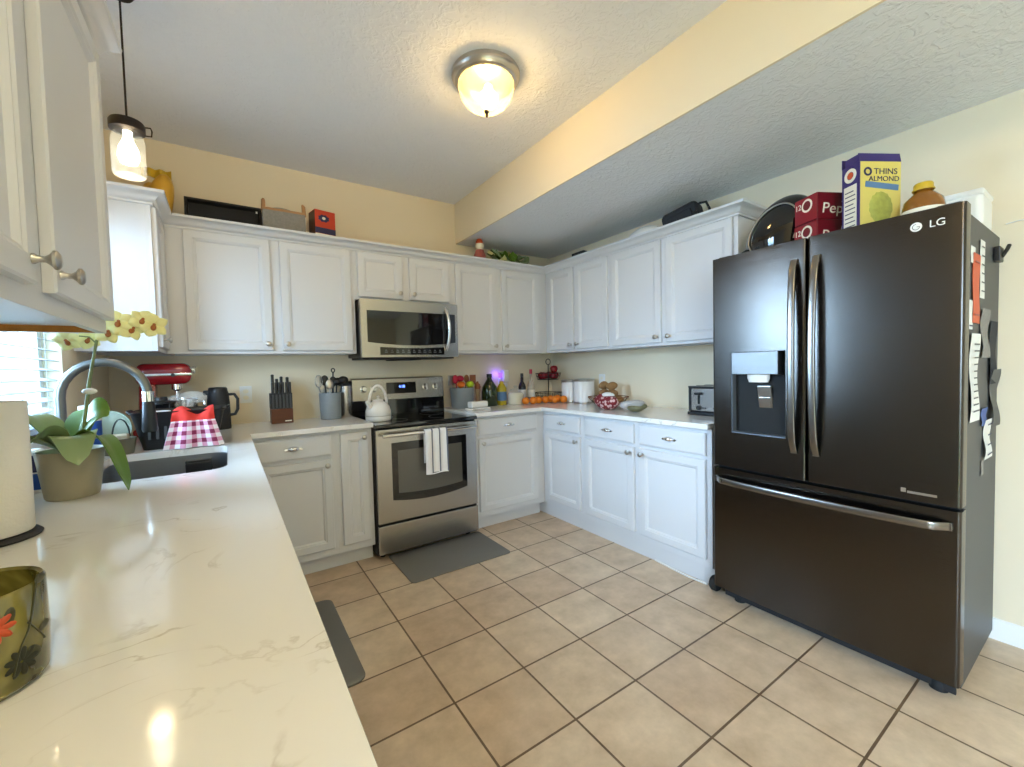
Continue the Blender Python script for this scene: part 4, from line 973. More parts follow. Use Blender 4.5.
def bloom(c, s, face, spin):
    """Five petals round a throat, facing a direction; returns (petals, lip) builders."""
    g = MB()
    for k in range(5):
        a = 2*PI*k/5+spin; wd = 0.52 if k % 2 else 0.40
        def f(u, v, a=a, wd=wd):
            q = (u-0.5)*2; r = s*(0.1+0.95*v); w = s*wd*math.sin(PI*min(1, 0.12+0.86*v))**0.7
            return (r*math.cos(a)-q*w*math.sin(a), r*math.sin(a)+q*w*math.cos(a), 0.10*s*math.sin(v*2.6)-0.12*s*q*q)
        g.grid(f, 5, 6, 0.0012)
    l = MB().ball((0, -0.22*s, 0.12*s), 0.20*s, 0.26*s, 0.14*s, 12, 8).ball((0, 0.05*s, 0.14*s), 0.12*s, 0.12*s, 0.14*s, 10, 8)
    q = Vector((0, 0, 1)).rotation_difference(Vector(face)).to_matrix()
    for b in (g, l): b.turn(q); b.move(c)
    return g, l
for c, s, fc, sp in (((0.0, 0.03, 0.45), 0.032, (-0.2, -0.8, -0.35), 0.3), ((0.045, 0.03, 0.455), 0.030, (0.3, -0.8, -0.1), 1.0), ((0.095, 0.0, 0.475), 0.034, (0.1, -0.9, 0.05), 0.2), ((0.118, 0.0, 0.505), 0.036, (0.2, -0.9, 0.1), 0.9),
                     ((0.148, 0.01, 0.487), 0.035, (0.45, -0.85, 0), 0.5), ((0.172, 0.015, 0.515), 0.034, (0.3, -0.85, 0.2), 0.1), ((0.198, 0.02, 0.50), 0.037, (0.2, -0.95, 0.0), 0.7)):
    g, l = bloom(c, s, fc, sp); fo = obj('flower', g, 'petal', orc); obj('flower_lip', l, 'lip', fo)

pt = thing('paper_towel_roll', 'white paper towel roll on a black stand at the left edge', 'paper towel', (-3.262, -2.10, CT+0.001))
obj('stand_base', MB().lathe([(0, 0), (0.078, 0), (0.080, 0.004), (0.074, 0.010), (0, 0.012)], (0, 0, 0), 36), 'blackmatte', pt)
obj('roll', MB().lathe([(0.02, 0.013), (0.066, 0.013), (0.068, 0.016), (0.068, 0.29), (0.066, 0.293), (0.02, 0.293), (0.02, 0.013)], (0, 0, 0), 48), 'papertowel', pt)
obj('post', MB().lathe([(0, 0.012), (0.007, 0.012), (0.007, 0.31), (0.012, 0.315), (0.012, 0.328), (0, 0.332)], (0, 0, 0), 16), 'blackmatte', pt)
cd = thing('candle_jar', 'olive painted-glass candle holder with red flowers, in front of the paper towel', 'candle holder', (-3.076, -2.745, CT+0.001))
obj('glass', MB().lathe([(0, 0), (0.054, 0), (0.060, 0.006), (0.062, 0.05), (0.061, 0.109), (0.059, 0.112), (0.056, 0.109), (0.056, 0.012), (0, 0.012)], (0, 0, 0), 44), 'candleglass', cd)
obj('wax', MB().lathe([(0, 0.06), (0.0545, 0.06), (0.0545, 0.014), (0, 0.014)], (0, 0, 0), 36), mat('olive_wax', 'a39a5c', 0.6), cd)
def decal(az, z, rad, kind, m):
    g = MB(); R_ = 0.0622
    def at(da, dz, lift=0): a = az+da; return (math.cos(a)*(R_+lift), math.sin(a)*(R_+lift), z+dz)
    if kind == 'flower':
        for k in range(9):
            th = 2*PI*k/9
            g.ball(at(rad*0.55*math.cos(th)/R_, rad*0.55*math.sin(th), -0.0006), 0.0009, rad*0.22, rad*0.48, 10, 6, rot=Matrix.Rotation(az, 3, 'Z') @ Matrix.Rotation(th-PI/2, 3, 'X'))
    else:
        g.tube([at(-0.30+0.5*i/8, -0.045+0.09*i/8+0.006*math.sin(i), -0.0004) for i in range(9)], 0.0011, 6)
        g.tube([at(-0.05+0.35*i/6, 0.005-0.03*i/6, -0.0004) for i in range(7)], 0.001, 6)
        for da, dz in ((-0.3, 0.02), (0.28, 0.045), (0.05, -0.03), (0.3, -0.01)): g.ball(at(da, dz, -0.0006), 0.0009, 0.005, 0.010, 8, 6, rot=Matrix.Rotation(az+da, 3, 'Z') @ Matrix.Rotation(0.7+da*3, 3, 'X'))
    obj('painted_'+kind, g, m, cd)
decal(-0.95, 0.080, 0.017, 'flower', mat('painted_red', 'b5451c', 0.4))
decal(-0.45, 0.068, 0.02, 'branch', mat('painted_olive', '3c3a1c', 0.4))
decal(-0.62, 0.034, 0.016, 'flower', mat('painted_dark', '23240f', 0.5))
decal(-1.9, 0.05, 0.02, 'flower', mat('painted_orange', 'c9772b', 0.4))

# blue and white pack behind the pot, bottle, pan with sponge
sp_ = thing('dishwasher_tablets', 'blue and white plastic pack half hidden behind the orchid pot', 'pack', (-3.345, -1.60, CT))
obj('pouch', MB().box(-0.045, 0.045, -0.03, 0.03, 0, 0.13, 0.012, 3), 'whitepl', sp_)
obj('label', MB().box(-0.046, 0.046, -0.0312, -0.0305, 0.012, 0.06), 'blue', sp_)
obj('dark_band', MB().box(-0.046, 0.046, -0.0312, -0.0305, 0.064, 0.115), 'navy', sp_)
wp = thing('wipes_bottle', 'white bottle with bright blue label behind the orchid leaves', 'bottle', (-3.30, -1.08, CT))
obj('bottle', MB().lathe([(0, 0), (0.034, 0), (0.036, 0.005), (0.036, 0.19), (0.030, 0.205), (0.030, 0.228), (0, 0.232)], (0, 0, 0), 28), 'whitepl', wp)
obj('label', MB().lathe([(0.0362, 0.06), (0.0368, 0.061), (0.0368, 0.165), (0.0362, 0.166)], (0, 0, 0), 28), 'blue', wp)
pn = thing('scrub_pan', 'small olive-grey pan with a looped wire handle beside the sink', 'pan', (-3.335+0.095, -0.93, CT))
obj('pan', MB().lathe([(0, 0.004), (0.048, 0.004), (0.05, 0.0), (0.062, 0.07), (0.058, 0.07), (0.046, 0.01), (0, 0.01)], (0, 0, 0), 30), 'greybrown', pn)
obj('loop_handle', MB().tube([(0.0+0.03*math.cos(a), 0.055, 0.065+0.085*math.sin(a)) for a in [PI*i/10 for i in range(11)]], 0.003, 8), 'blackmatte', pn)
spg = thing('sponge', 'beige scouring sponge lying in the small pan', 'sponge', (-3.24, -0.93, CT+0.012))
obj('foam', MB().box(-0.04, 0.035, -0.026, 0.026, 0.0, 0.075, 0.008, 3), 'tan_sponge', spg)
gbw = thing('glass_plate', 'pale green glass plate leaning behind the small pan', 'plate', (-3.312, -0.72, CT))
obj('plate', MB().lathe([(0, 0), (0.05, 0.0), (0.085, 0.016), (0.09, 0.02), (0.085, 0.02), (0.05, 0.006), (0, 0.006)], (0, 0, 0), 36).turn(Matrix.Rotation(1.25, 3, 'X')).move((0, 0, 0.088)), seethrough('green_glass', (0.75, 0.85, 0.72), 0.35), gbw)
obj('plate_rim', MB().tube([(0.09*math.cos(2*PI*i/40), 0.09*math.sin(2*PI*i/40), 0.02) for i in range(40)], 0.0025, 6, True).turn(Matrix.Rotation(1.25, 3, 'X')).move((0, 0, 0.088)), seethrough('green_glass_rim', (0.75, 0.85, 0.72), 0.6), gbw)

# dish rack with gingham towel
dr = thing('dish_rack', 'black slotted dish rack behind the sink', 'dish rack', (-3.025, -0.80, CT))
def taper(z): return 1-0.16*(1-z/0.17)
t = bmesh.new(); n4 = []
for z, k in ((0.0, 0.80), (0.165, 1.0), (0.172, 1.06), (0.176, 1.06), (0.165, 0.97), (0.006, 0.78)):
    n4.append([t.verts.new((x*k, y*(k if k < 1 else 1+(k-1)*0.7), z)) for x, y in rrect(-0.175, 0.175, -0.135, 0.135, 0.03, 4)])
for a, b in zip(n4, n4[1:]):
    for i in range(len(a)): t.faces.new((a[i], a[(i+1) % len(a)], b[(i+1) % len(a)], b[i]))
t.faces.new(n4[0][::-1]); t.faces.new(n4[-1]); m = MB(); m._take(t)
obj('basin', m, 'blackplastic', dr)
slm = MB()
for i in range(9): slm.box(-0.115+i*0.029, -0.105+i*0.029, -0.1285, -0.1245, 0.05, 0.13, 0.001, rot=Matrix.Rotation(-0.16, 3, 'X'))
obj('slots', slm, 'dside', dr)
for x in (-0.185, 0.185): obj('grip', MB().tube([(x, -0.05, 0.17), (x*1.06, -0.04, 0.178), (x*1.06, 0.04, 0.178), (x, 0.05, 0.17)], 0.006, 8), 'blackplastic', dr)
gt = thing('gingham_towel', 'red and white gingham kitchen towel draped over the dish rack', 'towel', (-2.97, -0.945, CT))
def ging(u, v):
    x = (u-0.5)*(0.165+0.065*(1-v)); fold = 0.012*math.sin(u*13)*(1-v*0.5)
    return (x, -0.022+fold-0.018*(1-v), 0.004+0.125*v)
obj('gingham_cloth', MB().grid(ging, 24, 12, 0.003, uv=(5.5, 3.2)), 'gingham', gt)
def gtop(u, v):
    x = (u-0.5)*(0.165-0.01*v); fold = 0.012*math.sin(u*13)*(0.5)
    a = v*PI*0.5
    return (x, -0.022+fold+0.075*(1-math.cos(a)), 0.129+0.062*math.sin(a)*(0.8+0.25*math.sin(u*8)))
obj('red_band', MB().grid(gtop, 24, 8, 0.004), 'redcloth', gt, label='plain red upper band')
# crockery in the rack
for lab, x, y, rz in (('white patterned mug in the dish rack behind the gingham towel', -3.10, -0.86, 0.4),):
    mg = thing('mug', lab, 'mug', (x, y, CT+0.075), rz)
    obj('cup', MB().lathe([(0, 0), (0.036, 0), (0.04, 0.004), (0.04, 0.10), (0.037, 0.10), (0.036, 0.008), (0, 0.008)], (0, 0, 0), 28), 'white', mg)
    obj('pattern', MB().lathe([(0.0405, 0.02), (0.0408, 0.022), (0.0408, 0.075), (0.0405, 0.077)], (0, 0, 0), 28), 'navy', mg)
    obj('handle', MB().tube([(0.038, 0, 0.08), (0.062, 0, 0.075), (0.066, 0, 0.05), (0.058, 0, 0.028), (0.038, 0, 0.022)], 0.005, 8), 'white', mg)
bb = thing('blender_cup', 'dark smoked blender jar behind the faucet head', 'blender jar', (-3.13, -0.555, CT))
obj('jar', MB().lathe([(0, 0), (0.06, 0), (0.062, 0.03), (0.05, 0.06), (0.066, 0.20), (0.062, 0.20), (0.046, 0.065), (0, 0.06)], (0, 0, 0), 24), 'blackglass', bb)
obj('lid', MB().lathe([(0, 0.23), (0.03, 0.23), (0.035, 0.21), (0.067, 0.205), (0.067, 0.195), (0, 0.195)], (0, 0, 0), 24), 'blackplastic', bb)
wcup = thing('white_cup', 'small white plastic cup standing before the mixer bowl', 'cup', (-3.155, -0.425, CT))
obj('cup', MB().lathe([(0, 0), (0.022, 0), (0.027, 0.16), (0.025, 0.16), (0.02, 0.01), (0, 0.01)], (0, 0, 0), 20), 'whitepl', wcup)
obj('rim', MB().tube([(0.0262*math.cos(2*PI*i/24), 0.0262*math.sin(2*PI*i/24), 0.16) for i in range(24)], 0.002, 6, True), 'whitepl', wcup)

# stand mixer
mxr = thing('stand_mixer', 'red stand mixer with steel bowl in the back left corner', 'mixer', (-3.15, -0.25, CT))
prof = [(-0.115, 0.36), (-0.118, 0.33), (-0.10, 0.315), (0.125, 0.315)]
hd_ = MB().box(-0.115, 0.145, -0.06, 0.06, 0.285, 0.415, 0.045, 5)
for v in hd_.bm.verts:
    k = (v.co.x-0.145)/0.26
    if v.co.z < 0.33: v.co.z += 0.006*max(0, 1+k)
obj('motor_head', hd_, 'red', mxr)
obj('trim_band', MB().box(-0.117, 0.147, -0.0615, 0.0615, 0.340, 0.356, 0.004), 'chrome', mxr)
obj('hub_cap', MB().lathe([(0, 0), (0.022, 0), (0.022, 0.012), (0.012, 0.018), (0, 0.018)], (0.146, 0, 0.372), 20, 'x'), 'chrome', mxr)
obj('speed_knob', MB().tube([(0.06, -0.06, 0.345), (0.06, -0.085, 0.345)], [0.007, 0.010], 10), 'blackplastic', mxr)
obj('lock_lever', MB().tube([(0.14, -0.05, 0.385), (0.17, -0.055, 0.388)], 0.004, 8), 'nickel', mxr)
obj('column', MB().prism([(-0.11, 0.03), (-0.03, 0.03), (-0.02, 0.30), (-0.10, 0.30)], -0.048, 0.048, 'y', 0.02), 'red', mxr)
obj('base', MB().box(-0.13, 0.15, -0.085, 0.085, 0, 0.045, 0.018, 4), 'red', mxr)
obj('beater_shaft', MB().lathe([(0, 0.18), (0.01, 0.18), (0.01, 0.25), (0.028, 0.26), (0.028, 0.29), (0, 0.29)], (0.07, 0, 0), 18), 'chrome', mxr)
bo = obj('bowl', MB().lathe([(0, 0.046), (0.05, 0.046), (0.075, 0.06), (0.098, 0.11), (0.103, 0.20), (0.106, 0.203), (0.100, 0.203), (0.094, 0.11), (0, 0.06)], (0.07, 0, 0), 36), 'chrome', mxr)
obj('bowl_handle', MB().tube([(0.168, -0.03, 0.185), (0.20, -0.05, 0.18), (0.205, -0.052, 0.12), (0.17, -0.035, 0.10)], 0.006, 8), 'chrome', bo)
pb = thing('clear_bag', 'crumpled clear plastic wrap lying over the mixer bowl', 'plastic wrap', (-3.035, -0.415, CT+0.0))
obj('wrap', MB().ball((0.02, -0.02, 0.20), 0.085, 0.05, 0.045, 26, 14, noise=0.22, seed=12), seethrough('cling_wrap', (0.95, 0.95, 0.95), 0.22, 0.12), pb)
obj('wrap_tail', MB().grid(lambda u, v: (-0.09+0.06*u, -0.05+0.02*math.sin(v*6), 0.19-0.188*v), 5, 8, 0.001), seethrough('cling_wrap_tail', (0.95, 0.95, 0.95), 0.2, 0.12), pb)

# black carafe
cf_ = thing('carafe', 'matte black thermal carafe with side handle left of the outlet', 'carafe', (-2.882, -0.235, CT))
obj('body', MB().lathe([(0, 0), (0.06, 0), (0.063, 0.005), (0.060, 0.17), (0.055, 0.225), (0.052, 0.235), (0, 0.235)], (0, 0, 0), 32), 'blackmatte', cf_)
obj('lid', MB().lathe([(0.052, 0.235), (0.05, 0.255), (0.044, 0.262), (0, 0.264)], (0, 0, 0), 28), 'blackplastic', cf_)
obj('spout', MB().box(-0.075, -0.035, -0.018, 0.018, 0.215, 0.245, 0.008, 3), 'blackmatte', cf_)
obj('handle', MB().tube([(0.052, -0.01, 0.215), (0.085, -0.012, 0.215), (0.102, -0.014, 0.185), (0.100, -0.014, 0.12), (0.085, -0.012, 0.09), (0.057, -0.01, 0.085)], 0.009, 10), 'blackmatte', cf_)

# knife block
kb = thing('knife_block', 'walnut and black knife block with many handles on the left worktop', 'knife block', (-2.53, -0.16, CT))
obj('block', MB().box(-0.066, 0.066, -0.055, 0.055, 0, 0.10, 0.004), 'wood', kb)
obj('slot_block', MB().box(-0.066, 0.066, -0.045, 0.055, 0.10, 0.205, 0.003), 'blackmatte', kb)
kbm = MB()
for i in range(6): kbm.box(-0.055+i*0.021, -0.046+i*0.021, -0.052, -0.044, 0.10, 0.195, 0.001)
obj('steak_blades', kbm, 'dside', kb)
text('maker_mark', 'CUTLERY', 0.011, 'cream', kb, (0.035, -0.0556, 0.018), FACE_Y) if False else obj('maker_mark', MB().box(0.015, 0.055, -0.0558, -0.0550, 0.012, 0.020), 'cream', kb)
rng = random.Random(2)
for i in range(6):
    x = -0.051+i*0.021
    obj('knife_handle', MB().box(-0.0075, 0.0075, -0.010, 0.010, 0, 0.085, 0.004, 2).move((x, -0.034, 0.195)), 'blackplastic', kb)
for i, (x, h) in enumerate(((-0.045, 0.13), (-0.02, 0.10), (0.008, 0.115), (0.045, 0.11))):
    o = obj('knife_handle', MB().box(-0.009, 0.009, -0.013, 0.013, 0, h, 0.005, 2).box(-0.0095, 0.0095, -0.0135, 0.0135, h-0.016, h-0.002, 0.004).move((x, 0.02, 0.203)), 'blackplastic', kb)

# utensil crock left of the stove
uc = thing('utensil_crock', 'grey crock full of black cooking utensils beside the stove', 'utensil crock', (-2.215, -0.17, CT))
obj('crock', MB().lathe([(0, 0), (0.066, 0), (0.07, 0.004), (0.074, 0.19), (0.070, 0.19), (0.066, 0.01), (0, 0.01)], (0, 0, 0), 36), 'greyceramic', uc)
def utensil(px, py, tx, ty, h, kind, m, hm='blackplastic'):
    g = MB().tube([(px, py, 0.02), (px+(tx-px)*0.6, py+(ty-py)*0.6, h*0.62), (tx, ty, h)], [0.005, 0.005, 0.0055], 8)
    if kind == 'spoon': g.ball((tx*1.08, ty, h+0.03), 0.026, 0.008, 0.038)
    if kind == 'ladle': g.ball((tx*1.08, ty-0.01, h+0.02), 0.036, 0.030, 0.028)
    if kind == 'turner': g.box(tx-0.03, tx+0.03, ty-0.003, ty+0.003, h, h+0.085, 0.002)
    if kind == 'hook': g.tube([(tx+0.012*math.cos(a), ty, h+0.012+0.014*math.sin(a)) for a in [2*PI*i/12 for i in range(12)]], 0.004, 8, True)
    if kind == 'whisk':
        for k in range(4):
            a = k*PI/4; g.tube([(tx+0.026*math.cos(a)*math.sin(s), ty+0.026*math.sin(a)*math.sin(s), h+0.04-0.045*math.cos(s)) for s in [2*PI*i/16 for i in range(16)]], 0.0012, 5, True)
    return g
for args in ((-0.02, 0, -0.03, 0.0, 0.25, 'spoon', 'blackplastic'), (0.03, 0.01, 0.05, 0.01, 0.25, 'ladle', 'blackplastic'), (0.01, 0.02, 0.03, 0.02, 0.34, 'hook', 'blackplastic'), (0.02, -0.02, 0.02, -0.01, 0.24, 'spoon', 'blackplastic'),
             (0.04, 0.0, 0.085, 0.0, 0.26, 'ladle', 'blackplastic'), (-0.03, -0.01, -0.075, -0.01, 0.235, 'whisk', 'chrome'), (0.0, -0.03, -0.005, -0.02, 0.22, 'spoon', 'nickel'), (-0.01, 0.03, -0.035, 0.02, 0.22, 'turner', 'nickel')):
    obj('utensil', utensil(*args), args[-1], uc)
tin = thing('tin_canister', 'tall brushed steel canister between the crock and the stove', 'canister', (-2.095, -0.11, CT))
obj('can', MB().lathe([(0, 0), (0.046, 0), (0.048, 0.004), (0.048, 0.25), (0.046, 0.255), (0, 0.255)], (0, 0, 0), 30), 'steel', tin)
obj('lid', MB().lathe([(0.049, 0.235), (0.050, 0.237), (0.050, 0.262), (0.045, 0.268), (0, 0.268)], (0, 0, 0), 30), 'blackplastic', tin)

# outlets
def outlet(label, loc, rz):
    t = thing('wall_outlet', label, 'outlet', loc, rz)
    obj('cover_plate', MB().box(-0.036, 0.036, -0.006, -0.0002, -0.058, 0.058, 0.002), 'trimw', t)
    for z in (-0.022, 0.022):
        obj('socket', MB().lathe([(0, 0), (0.017, 0), (0.017, 0.002), (0, 0.002)], (0, -0.0058, z), 20, '-y', 1, 0.85).box(-0.008, -0.005, -0.0085, -0.0075, z-0.003, z+0.008).box(0.005, 0.008, -0.0085, -0.0075, z-0.003, z+0.008), ['cream'], t)
    return t
outlet('white wall outlet between the carafe and the knife block', (-2.728, 0, 1.136), 0)
outlet('white wall outlet on right wall behind the potatoes', (0, -0.725, 1.14), -PI/2)
outlet('white wall outlet behind the night light near the right corner', (-0.63, 0, 1.17), 0)
nl = thing('night_light', 'white plug-in freshener glowing violet on the back wall', 'night light', (-0.605, -0.0075, 1.19))
obj('shell', MB().box(-0.034, 0.03, -0.055, -0.002, -0.055, 0.07, 0.016, 4), 'whitepl', nl)
obj('glow_window', MB().box(-0.066, -0.0345, -0.03, -0.001, -0.01, 0.04, 0.006, 2)
    , 'violet', nl, label='glowing violet side window')
obj('refill_bottle', MB().lathe([(0, -0.095), (0.018, -0.095), (0.02, -0.09), (0.02, -0.062), (0.010, -0.0555), (0, -0.0555)], (-0.0, -0.03, 0), 18), 'whitepl', nl)
ll = bpy.data.lights.new('night_glow', 'POINT'); ll.energy = 0.09; ll.color = (0.22, 0.10, 1.0); ll.shadow_soft_size = 0.02
llo = bpy.data.objects.new('night_glow', ll); COL.objects.link(llo); llo.parent = nl; llo.location = (-0.09, -0.03, 0.03)

# ------------------------------------------------------------------ right worktop
u2 = thing('utensil_crock', 'grey crock of colourful silicone utensils just right of the stove', 'utensil crock', (-1.14, -0.16, CT))
obj('crock', MB().lathe([(0, 0), (0.088, 0), (0.092, 0.005), (0.104, 0.175), (0.099, 0.175), (0.088, 0.01), (0, 0.01)], (0, 0, 0), 36), 'greyceramic', u2)
for args in ((-0.03, 0, -0.055, 0, 0.22, 'spoon', 'pinksil'), (0.0, 0.02, -0.01, 0.02, 0.235, 'ladle', 'pinksil'), (-0.01, -0.03, -0.03, -0.04, 0.185, 'ladle', 'orangesil'), (0.03, -0.03, 0.045, -0.05, 0.185, 'ladle', 'limegreen'),
             (0.05, 0.0, 0.11, 0.0, 0.20, 'turner', 'spoonwood'), (-0.05, 0.02, -0.09, 0.02, 0.2, 'turner', 'nickel'), (0.02, 0.03, 0.06, 0.03, 0.22, 'spoon', 'spoonwood')):
    obj('utensil', utensil(*args), args[-1], u2)
gr = thing('pepper_grinder', 'pale wooden pepper grinder beside the colourful crock', 'grinder', (-0.978, -0.15, CT))
obj('body', MB().lathe([(0, 0), (0.028, 0), (0.03, 0.01), (0.022, 0.05), (0.020, 0.10), (0.027, 0.15), (0.024, 0.155), (0, 0.155)], (0, 0, 0), 24), mat('pale_wood', 'a58a6a', 0.5), gr)
obj('head', MB().lathe([(0, 0.156), (0.024, 0.156), (0.028, 0.175), (0.022, 0.2), (0.010, 0.21), (0.010, 0.222), (0, 0.226)], (0, 0, 0), 24), 'spoonwood', gr)
def bottle(name, label, x, y, prof, m, capm, cap, lab=None, labm='cream', cat='bottle'):
    t = thing(name, label, cat, (x, y, CT))
    obj('glass', MB().lathe(prof, (0, 0, 0), 28), m, t)
    obj('cap', MB().lathe(cap, (0, 0, 0), 20), capm, t)
    if lab: obj('label', MB().lathe([(lab[0]-0.0004, lab[1]), (lab[0]+0.0006, lab[1]+0.001), (lab[0]+0.0006, lab[2]), (lab[0]-0.0004, lab[2]+0.001)], (0, 0, 0), 28), labm, t)
    return t
bottle('oil_jug', 'large dark green olive oil jug on the right worktop', -0.866, -0.17, [(0, 0), (0.070, 0), (0.074, 0.006), (0.074, 0.13), (0.066, 0.17), (0.035, 0.22), (0.022, 0.24), (0.02, 0.262), (0, 0.262)], 'oil', 'blackplastic', [(0.022, 0.255), (0.024, 0.257), (0.024, 0.287), (0, 0.289)], None)
bottle('cooking_oil_bottle', 'yellow bottle with blue label right of the green jug', -0.742, -0.18, [(0, 0), (0.042, 0), (0.045, 0.005), (0.043, 0.10), (0.045, 0.15), (0.025, 0.19), (0.016, 0.2), (0, 0.2)], 'yellowoil', 'yellowcap', [(0.017, 0.19), (0.019, 0.192), (0.019, 0.216), (0, 0.218)], (0.0452, 0.04, 0.12), 'bluerib')
jr = bottle('sugar_jar', 'squat cream jar with clear lid in the corner group', -0.616, -0.22, [(0, 0), (0.070, 0), (0.076, 0.006), (0.076, 0.085), (0.066, 0.105), (0.058, 0.11), (0, 0.11)], mat('cream_jar', 'dcd4bd', 0.25), 'thin', [(0.058, 0.11), (0.06, 0.115), (0.05, 0.14), (0.015, 0.15), (0.018, 0.17), (0, 0.176)], None, cat='jar')
bottle('dark_sauce_bottle', 'slender dark glass bottle with pale label behind the oranges', -0.475, -0.13, [(0, 0), (0.034, 0), (0.036, 0.005), (0.036, 0.15), (0.03, 0.175), (0.014, 0.205), (0.013, 0.262), (0, 0.262)], 'wine', 'blackplastic', [(0.0138, 0.25), (0.015, 0.251), (0.015, 0.282), (0, 0.284)], (0.0362, 0.05, 0.125), 'paper')
bottle('clear_bottle', 'slender clear glass bottle with red cap beside the dark bottle', -0.368, -0.13, [(0, 0), (0.034, 0), (0.037, 0.005), (0.037, 0.155), (0.03, 0.185), (0.013, 0.225), (0.012, 0.285), (0, 0.285)], seethrough('bottle_glass', (0.92, 0.88, 0.84), 0.3), 'pinksil', [(0.013, 0.275), (0.0145, 0.276), (0.0145, 0.318), (0, 0.32)], (0.0372, 0.05, 0.12), 'paper')
bd2 = thing('butter_dish', 'white lidded butter dish at the edge right of the stove', 'butter dish', (-1.12, -0.40, CT), 0.08)
obj('dish', MB().box(-0.095, 0.095, -0.05, 0.05, 0, 0.016, 0.006, 3), 'white', bd2)
obj('lid', MB().box(-0.082, 0.082, -0.038, 0.038, 0.0165, 0.07, 0.014, 4), 'white', bd2)
sr = thing('spoon_rest', 'small white spoon rest by the cooktop corner', 'spoon rest', (-1.225, -0.47, CT))
obj('dish', MB().lathe([(0, 0.003), (0.03, 0.0), (0.042, 0.012), (0.040, 0.014), (0.028, 0.005), (0, 0.005)], (0, 0, 0), 28, 'z', 1.0, 0.8), 'white', sr)
obj('rest', MB().box(0.035, 0.08, -0.010, 0.010, 0.007, 0.013, 0.003), 'white', sr)

# two-tier wire fruit stand, apples above
fs = thing('fruit_stand', 'two-tier black wire fruit stand in the right corner', 'fruit stand', (-0.185, -0.175, CT))
def wire_basket(z, rx, h, n=16):
    g = MB()
    ring = lambda r, zz: g.tube([(r*math.cos(2*PI*i/32), r*math.sin(2*PI*i/32), zz) for i in range(32)], 0.0028, 6, True)
    ring(rx, z+h); ring(rx*0.95, z+h*0.5); ring(rx*0.85, z)
    for i in range(n):
        a = 2*PI*i/n; g.tube([(0, 0, z-0.001), (rx*0.85*math.cos(a), rx*0.85*math.sin(a), z), (rx*math.cos(a), rx*math.sin(a), z+h)], 0.0018, 5)
    return g
obj('top_basket', wire_basket(0.215, 0.125, 0.06), 'blackmatte', fs)
obj('bottom_basket', wire_basket(0.015, 0.135, 0.07), 'blackmatte', fs)
obj('pole', MB().tube([(0, 0, 0.004), (0, 0, 0.36)], 0.005, 10), 'blackmatte', fs)
obj('ring_handle', MB().tube([(0.028*math.cos(2*PI*i/24), 0, 0.388+0.028*math.sin(2*PI*i/24)) for i in range(24)], 0.0035, 8, True), 'blackmatte', fs)
for k in range(3):
    a = 2*PI*k/3+0.4
    obj('foot', MB().ball((0.10*math.cos(a), 0.10*math.sin(a), 0.008), 0.0075), 'blackmatte', fs)
ap = thing('apple', 'dark red apple in the top tier of the wire fruit stand', 'apple', (-0.185-0.072, -0.175-0.02, CT+0.253), 0, 'apples in the fruit stand')
obj('fruit', MB().lathe([(0, -0.026), (0.012, -0.031), (0.026, -0.028), (0.037, -0.008), (0.038, 0.008), (0.030, 0.026), (0.016, 0.031), (0.005, 0.026), (0, 0.022)], (0, 0, 0), 24), 'apple', ap)
obj('stem', MB().tube([(0, 0, 0.022), (0.003, 0, 0.042)], 0.0016, 6), 'spoonwood', ap)
for dx, dy, dz in ((0.0, -0.075, 0), (0.072, -0.015, 0), (0.045, 0.06, 0), (-0.04, 0.06, 0), (0.036, -0.045, 0.063)):
    copy_tree(ap, (-0.185+dx, -0.175+dy, CT+0.253+dz), None, (random.uniform(-0.3, 0.3), random.uniform(-0.3, 0.3), random.uniform(0, 6)))
og = thing('orange', 'orange in the row on the worktop in front of the fruit stand', 'orange', (0, 0, 0), 0, 'oranges along the corner worktop')
ot = MB().ball((0, 0, 0), 0.0342, 0.0342, 0.0335, 24, 16)
obj('peel', ot, 'orange', og)
obj('stem_end', MB().lathe([(0, 0.0342), (0.004, 0.034), (0.005, 0.0328)], (0, 0, 0), 10), 'leaf', og)
opos = [(-0.585, -0.325), (-0.515, -0.345), (-0.445, -0.335), (-0.372, -0.345), (-0.302, -0.335), (-0.235, -0.36), (-0.24, -0.45), (-0.312, -0.412)]
for i, (x, y) in enumerate(opos):
    o = og if i == 0 else copy_tree(og, (0, 0, 0))
    o.location = (x, y-0.012, CT+0.0345); o.rotation_euler = (random.uniform(-0.25, 0.25), random.uniform(-0.25, 0.25), random.uniform(0, 6))
for lab, y, x, s in (('smaller white canister with steel rims, nearer the corner', -0.415, -0.115, 0.92), ('larger white canister with steel rims, farther from the corner', -0.605, -0.115, 1.08)):
    c = thing('canister', lab, 'canister', (x, y, CT))
    r = 0.088*s; h = 0.205*s**0.3
    obj('can', MB().lathe([(0, 0), (r, 0), (r, h), (r*0.96, h+0.006), (0, h+0.006)], (0, 0, 0), 36), 'white', c)
    obj('bottom_rim', MB().lathe([(r+0.0005, 0.0), (r+0.002, 0.002), (r+0.002, 0.014), (r+0.0005, 0.016)], (0, 0, 0), 36), 'nickel', c)
    obj('lid', MB().lathe([(r+0.0005, h-0.012), (r+0.002, h-0.010), (r+0.002, h+0.006), (r*0.9, h+0.012), (0, h+0.013)], (0, 0, 0), 36), 'nickel', c)
